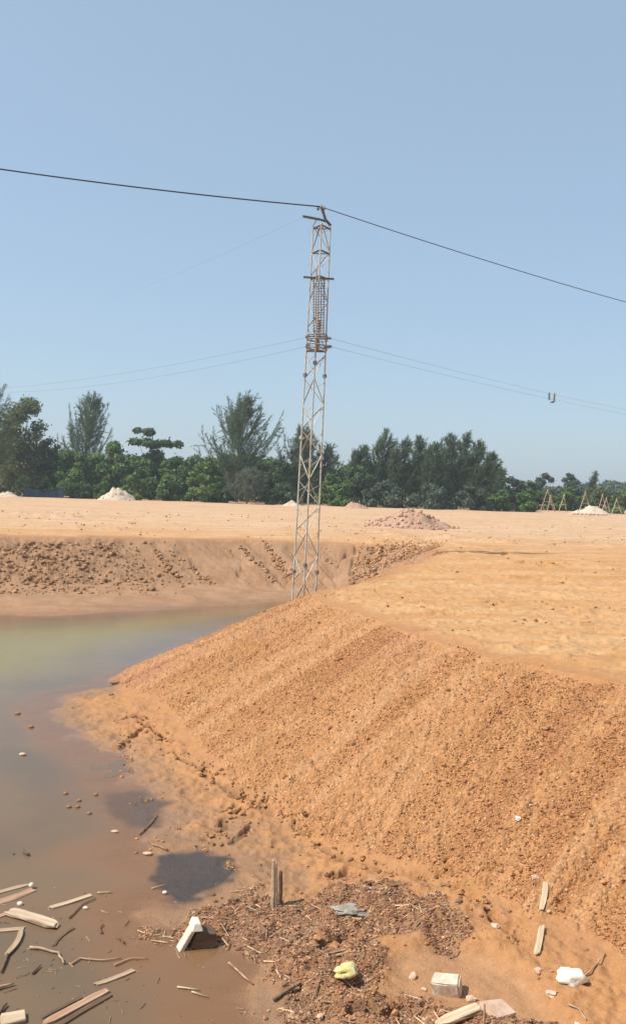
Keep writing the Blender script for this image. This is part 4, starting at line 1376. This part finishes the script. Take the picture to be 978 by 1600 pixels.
# left: boards and sticks in the shallow water
board((-14, 1414), (52, 1391), .085, .030, M_WOODR, 'reddish plank with dark edge entering from the left, uppermost', seed=1, roll=.15)
board((-20, 1400), (44, 1383), .06, .02, M_WOOD, 'pale thin board behind the uppermost reddish plank', seed=2)
board((14, 1427), (88, 1450), .125, .028, M_WOODP, 'broad pale flaking board lying across the left planks', seed=3, lift=.02, ragged=.5)
board((-16, 1456), (36, 1452), .06, .022, M_WOOD, 'short greyish plank below the broad pale board', seed=4)
board((34, 1455), (11, 1494), .045, .02, M_WOOD, 'slanting lath pointing down from the broad pale board', seed=5, lift=.015)
board((-14, 1438), (24, 1424), .05, .02, M_WOODR, 'narrow reddish lath at the left frame edge under the pale board', seed=6)
board((78, 1420), (142, 1400), .058, .028, M_WOODP, 'whitish floating plank alone right of the board pile', seed=7)
board((84, 1479), (116, 1451), .030, .020, M_WOODD, 'dark short lath right of the slanting lath', seed=8)
board((68, 1602), (168, 1549), .070, .035, M_WOODR, 'long reddish plank at the lower left, upper of the pair', seed=9)
board((84, 1610), (172, 1557), .045, .030, M_WOODD, 'long dark plank edge below the long reddish one', seed=10)
board((148, 1540), (206, 1518), .050, .024, M_WOOD, 'pale plank lying above the long reddish plank', seed=11)
board((66, 1592), (126, 1560), .03, .018, M_WOODD, 'dark sunken lath left of the long reddish plank', seed=12)
stick([(48, 1483), (66, 1485), (92, 1492), (100, 1508)], .013, M_WOOD, 'bent brown stick below the slanting lath')
stick([(12, 1494), (2, 1522)], .012, M_WOODD, 'thin dark stick continuing below the slanting lath')
stick([(52, 1523), (64, 1511)], .010, M_WOODD, 'tiny dark stick in the water above the long planks')
stick([(-5, 1592), (11, 1572)], .014, M_WOODD, 'dark stick at the bottom left corner')
stick([(-6, 1548), (22, 1540)], .014, M_WOODR, 'reddish stick at the left edge above the corner')
stick([(152, 1397), (176, 1396)], .008, M_WOODP, 'pale straw-thin stick right of the whitish floating plank')
stick([(108, 1436), (130, 1415), (150, 1405)], .007, M_WOODD, 'thin dark twig just below the whitish floating plank')
stick([(112, 1508), (125, 1500), (160, 1503), (190, 1499)], .008, M_WOODR, 'wavy reddish twig above the pale lower plank')
stick([(180, 1510), (205, 1500), (232, 1500)], .008, M_WOODR, 'reddish twig ending right of the pale lower plank')
stick([(277, 1545), (312, 1549)], .008, M_WOODP, 'pale thin stick in the mud below the tilted block, upper')
stick([(300, 1552), (326, 1560)], .007, M_WOODP, 'pale thin stick in the mud below the tilted block, lower')
stick([(358, 1507), (395, 1540)], .010, M_WOODR, 'reddish twig slanting in mud right of the tilted block')
stick([(428, 1566), (447, 1552), (470, 1540)], .013, M_WOODD, 'dark stick on the mud at bottom centre')
stick([(238, 1390), (258, 1384)], .007, M_WOODP, 'tiny straw in the dark puddle')
stick([(160, 1460), (157, 1452), (162, 1446)], .008, M_WOODD, 'small dark curl of twig in the shallows')
stick([(184, 1464), (194, 1476)], .010, M_WOODD, 'short dark twig in the shallows left of the tilted block')
block(22, 1596, (.16, .12, .045), M_WOODP, 'pale broken slab of wood at the bottom left corner', (.1, .05, .5), 3, name='wood_slab', cat='wood slab')
lump(32, 1414, (.055, .045, .04), M_WHITE, 'small white lump between the left planks', seed=1)
lump(50, 1388, (.05, .05, .05), M_WHITE, 'small white lump on the tip of the uppermost plank', seed=2, sink=-.1)
lump(134, 1420, (.05, .04, .03), M_WHITE, 'small whitish bit in the water under the floating plank', seed=3)
lump(22, 1375 - 40, (.02, .02, .02), M_WOODD, 'tiny dark speck in the water at the left edge', seed=4)
stick([(46, 1338), (38, 1333), (37, 1329)], .014, M_WOODD, 'dark stub poking from the water at the left', name='stub')
lump(36, 1180, (.10, .07, .045), M_STONE, 'pinkish stone in the shallow water at far left', seed=5)
lump(28, 1116, (.10, .08, .05), M_DARKSTONE, 'brown clod in the water at left, upper of two', seed=6)
lump(49, 1137, (.09, .07, .05), M_DARKSTONE, 'brown clod in the water at left, lower of two', seed=7)
lump(180, 1068, (.20, .12, .07), M_DARKSTONE, 'dark clod at the water edge below the spur', seed=8)
lump(174, 1086, (.10, .08, .05), M_DARKSTONE, 'smaller dark clod on the mud below the spur edge', seed=9)
lump(180, 1300, (.09, .055, .03), M_STONE, 'pinkish stone on the wet mud under the upper puddle', seed=10)
lump(231, 1335, (.10, .06, .035), M_STONE, 'whitish flat stone left of the dark puddle', seed=11)
lump(258, 1396, (.045, .04, .03), M_WHITE, 'small white pebble in the dark puddle', seed=12)
for i, (x, y) in enumerate(((103, 1241), (124, 1252), (150, 1243), (140, 1272), (108, 1262), (122, 1262))):
    lump(x, y, (.06, .045, .04), M_DARKSTONE, ['leftmost dark clod of the mud island left of upper puddle', 'dark clod at the middle of the mud island left of upper puddle', 'rightmost dark clod of the mud island left of upper puddle', 'lowest dark clod of the mud island left of upper puddle', 'dark clod at the lower left of the mud island', 'dark clod just below the middle of the mud island'][i], seed=20 + i, sub=2, group='clods on the mud island')
stick([(262, 1330), (240, 1322), (232, 1312)], .012, M_DARKSTONE, 'dark root on the mud left above the dark puddle')
stick([(218, 1305), (236, 1288), (246, 1275)], .010, M_DARKSTONE, 'dark root between the two puddles')
# the tilted block standing in the mud
P = hit(311, 1478)
o = empty('broken_block', P, .35)
mb = MB(); A = Vector((-.20, -.02, -.03)); 
import bmesh
def hull(pts):
    bm = bmesh.new()
    for p in pts: bm.verts.new(p)
    bmesh.ops.convex_hull(bm, input=bm.verts[:])
    bmesh.ops.bevel(bm, geom=bm.edges[:], offset=.006, segments=1, affect='EDGES')
    me = bpy.data.meshes.new('body'); bm.to_mesh(me); bm.free(); return me
body = link('shaded_core', hull([(-.11, -.04, -.08), (.16, -.06, -.08), (.17, .10, -.08), (-.12, .12, -.08), (-.03, -.05, .135), (.14, -.04, .10), (.13, .10, .11), (-.04, .10, .15)]), M_WOODD, o)  # shade on the block's right face is put into this dark colour
side = link('pale_side_slab', hull([(-.22, -.05, -.07), (-.175, -.05, -.07), (-.22, .05, -.07), (-.175, .05, -.07), (-.075, -.055, .165), (-.035, -.055, .165), (-.075, .05, .175), (-.035, .05, .175)]), M_BRICK, o)
cap = link('pale_top_piece', hull([(-.075, -.06, .15), (.02, -.075, .15), (.03, .09, .15), (-.07, .10, .15), (-.055, -.045, .215), (.0, -.05, .21), (.005, .07, .215), (-.05, .08, .22)]), M_WHITE, o)
tag(o, 'tilted broken block with white top and painted-shade face in the mud', 'block')
# stakes
P = hit(429, 1418)
o = empty('stake', P); st = MB()
st.path([(-.02, 0, -.1), (-.015, .01, .15), (-.02, .0, .34), (-.022, 0, .43)], [.022, .020, .017, .011], 6)
link('split_half', st.mesh('split_half'), M_WOODP, o)
st = MB().path([(.015, .0, -.1), (.012, .01, .15), (.008, .0, .30), (.006, 0, .40)], [.018, .017, .013, .008], 5)
link('splinter', st.mesh('splinter'), M_WOODP, o)
tag(o, 'pale split wooden stake standing upright in the mud', 'stake', 'stakes in the mud')
P = hit(437, 1412)
o = MB().path([(0, 0, -.1), (.006, .01, .12), (.0, .0, .27), (.004, 0, .30)], [.017, .018, .018, .014], 6).build('stake', M_WOODD, None, False, P)
tag(o, 'dark short wooden stake right beside the pale split one', 'stake', 'stakes in the mud')
# right: slope and muddy foot
board((852, 1385), (845, 1424), .050, .016, M_WOODP, 'upper of two whitish laths lying on the right slope', seed=21, group='whitish laths on the slope', lift=.03)
board((846, 1452), (838, 1494), .050, .016, M_WOODP, 'lower of two whitish laths lying on the right slope', seed=22, group='whitish laths on the slope', lift=.03)
lump(891, 1536, (.22, .18, .16), M_BAGW, 'crumpled white plastic bag at the foot of the right slope', 'plastic bag', 'plastic_bag', 'plastic bags', 31, 3, .45, .2, crumple=.2)
lump(541, 1522, (.24, .17, .10), M_BAGY, 'crumpled yellow and white plastic bag on the dark litter', 'plastic bag', 'plastic_bag', 'plastic bags', 33, 3, .5, .2, crumple=.2, rz=.7)
lump(548, 1424, (.34, .20, .05), M_FILM, 'crumpled grey plastic film half buried at the litter edge', 'plastic film', 'plastic_film', None, 35, 3, .6, .3, crumple=.3)
block(698, 1549, (.205, .15, .12), M_BRICK, 'pale squarish building block on the mud at lower right', (.12, -.10, -.30), 5, sink=.15)
block(777, 1583, (.20, .17, .06), M_STONE, 'flat pinkish slab at bottom right beside the thin upright stick', (.2, .15, .6), 6, name='stone_slab', cat='slab')
board((682, 1606), (746, 1580), .10, .035, M_WOODP, 'pale plank at the bottom edge below the building block', seed=23, group=None, lift=.02)
P = hit(755, 1604)
o = MB().path([(0, 0, -.05), (.004, .0, .08), (0, .0, .16)], [.010, .009, .006], 5).build('stick', M_WOOD, None, False, P)
tag(o, 'thin upright stick at the bottom edge between plank and slab', 'stick')
RS = [(836, 1372, .075, M_STONE, 'pale pinkish stone just above the upper whitish lath'), (809, 1280, .075, M_WHITE, 'white stone alone on the middle of the right slope'),
      (829, 1259, .045, M_STONE, 'small pale stone up right of the lone white stone'), (774, 1448, .085, M_STONE, 'rounded pinkish stone at the slope foot, left of the laths'),
      (716, 1410, .085, M_DARKSTONE, 'brown round stone at the slope foot crack'), (696, 1384, .06, M_DARKSTONE, 'small dark stone at the upper end of the slope foot crack'),
      (841, 1518, .075, M_STONE, 'pinkish stone below the lower whitish lath'), (862, 1555, .095, M_STONE, 'pinkish stone left of the white plastic bag'),
      (645, 1527, .08, M_STONE, 'flat pale stone in the mud left of the building block'), (662, 1547, .05, M_STONE, 'small pinkish stone beside the building block'),
      (857, 1425, .05, M_STONE, 'small stone at the lower end of the upper lath'), (693, 1466, .05, M_STONE, 'pale flat chip at the mud pool rim'),
      (500, 1590, .07, M_STONE, 'pale stone at the bottom edge, centre'), (735, 1563, .09, M_STONE, 'pinkish stone right below the building block'),
      (902, 1602, .05, M_WHITE, 'white chip at the bottom edge, right')]
for i, (x, y, s, m, lab) in enumerate(RS):
    lump(x, y, (s * .85, s * .62, s * .5), m, lab, seed=50 + i, sub=2, rough=.5, cube=.55, rz=i * 1.7, sink=.3)
stick([(895, 1538), (915, 1525), (930, 1510), (945, 1492)], .007, M_WOOD, 'curved twig right of the white plastic bag', group='twigs at lower right', name='twig', cat='twig')
stick([(888, 1572), (905, 1580), (915, 1596)], .008, M_WOOD, 'curved twig below the white plastic bag', group='twigs at lower right', name='twig', cat='twig')

# ------------------------------------------------------------------ haze
t = NT('haze_air')
pv = t.n('ShaderNodeVolumePrincipled')
pv.inputs['Color'].default_value = (.86, .92, 1.0, 1)
pv.inputs['Density'].default_value = .0006
pv.inputs['Anisotropy'].default_value = .25
t.t.links.new(pv.outputs[0], t.out.inputs['Volume'])
hz_o = MB().box((0, 0, 14), (3200, 3200, 36)).build('haze', t.m)
tag(hz_o, 'thin pale haze lying over the whole ground', 'haze', kind='stuff')
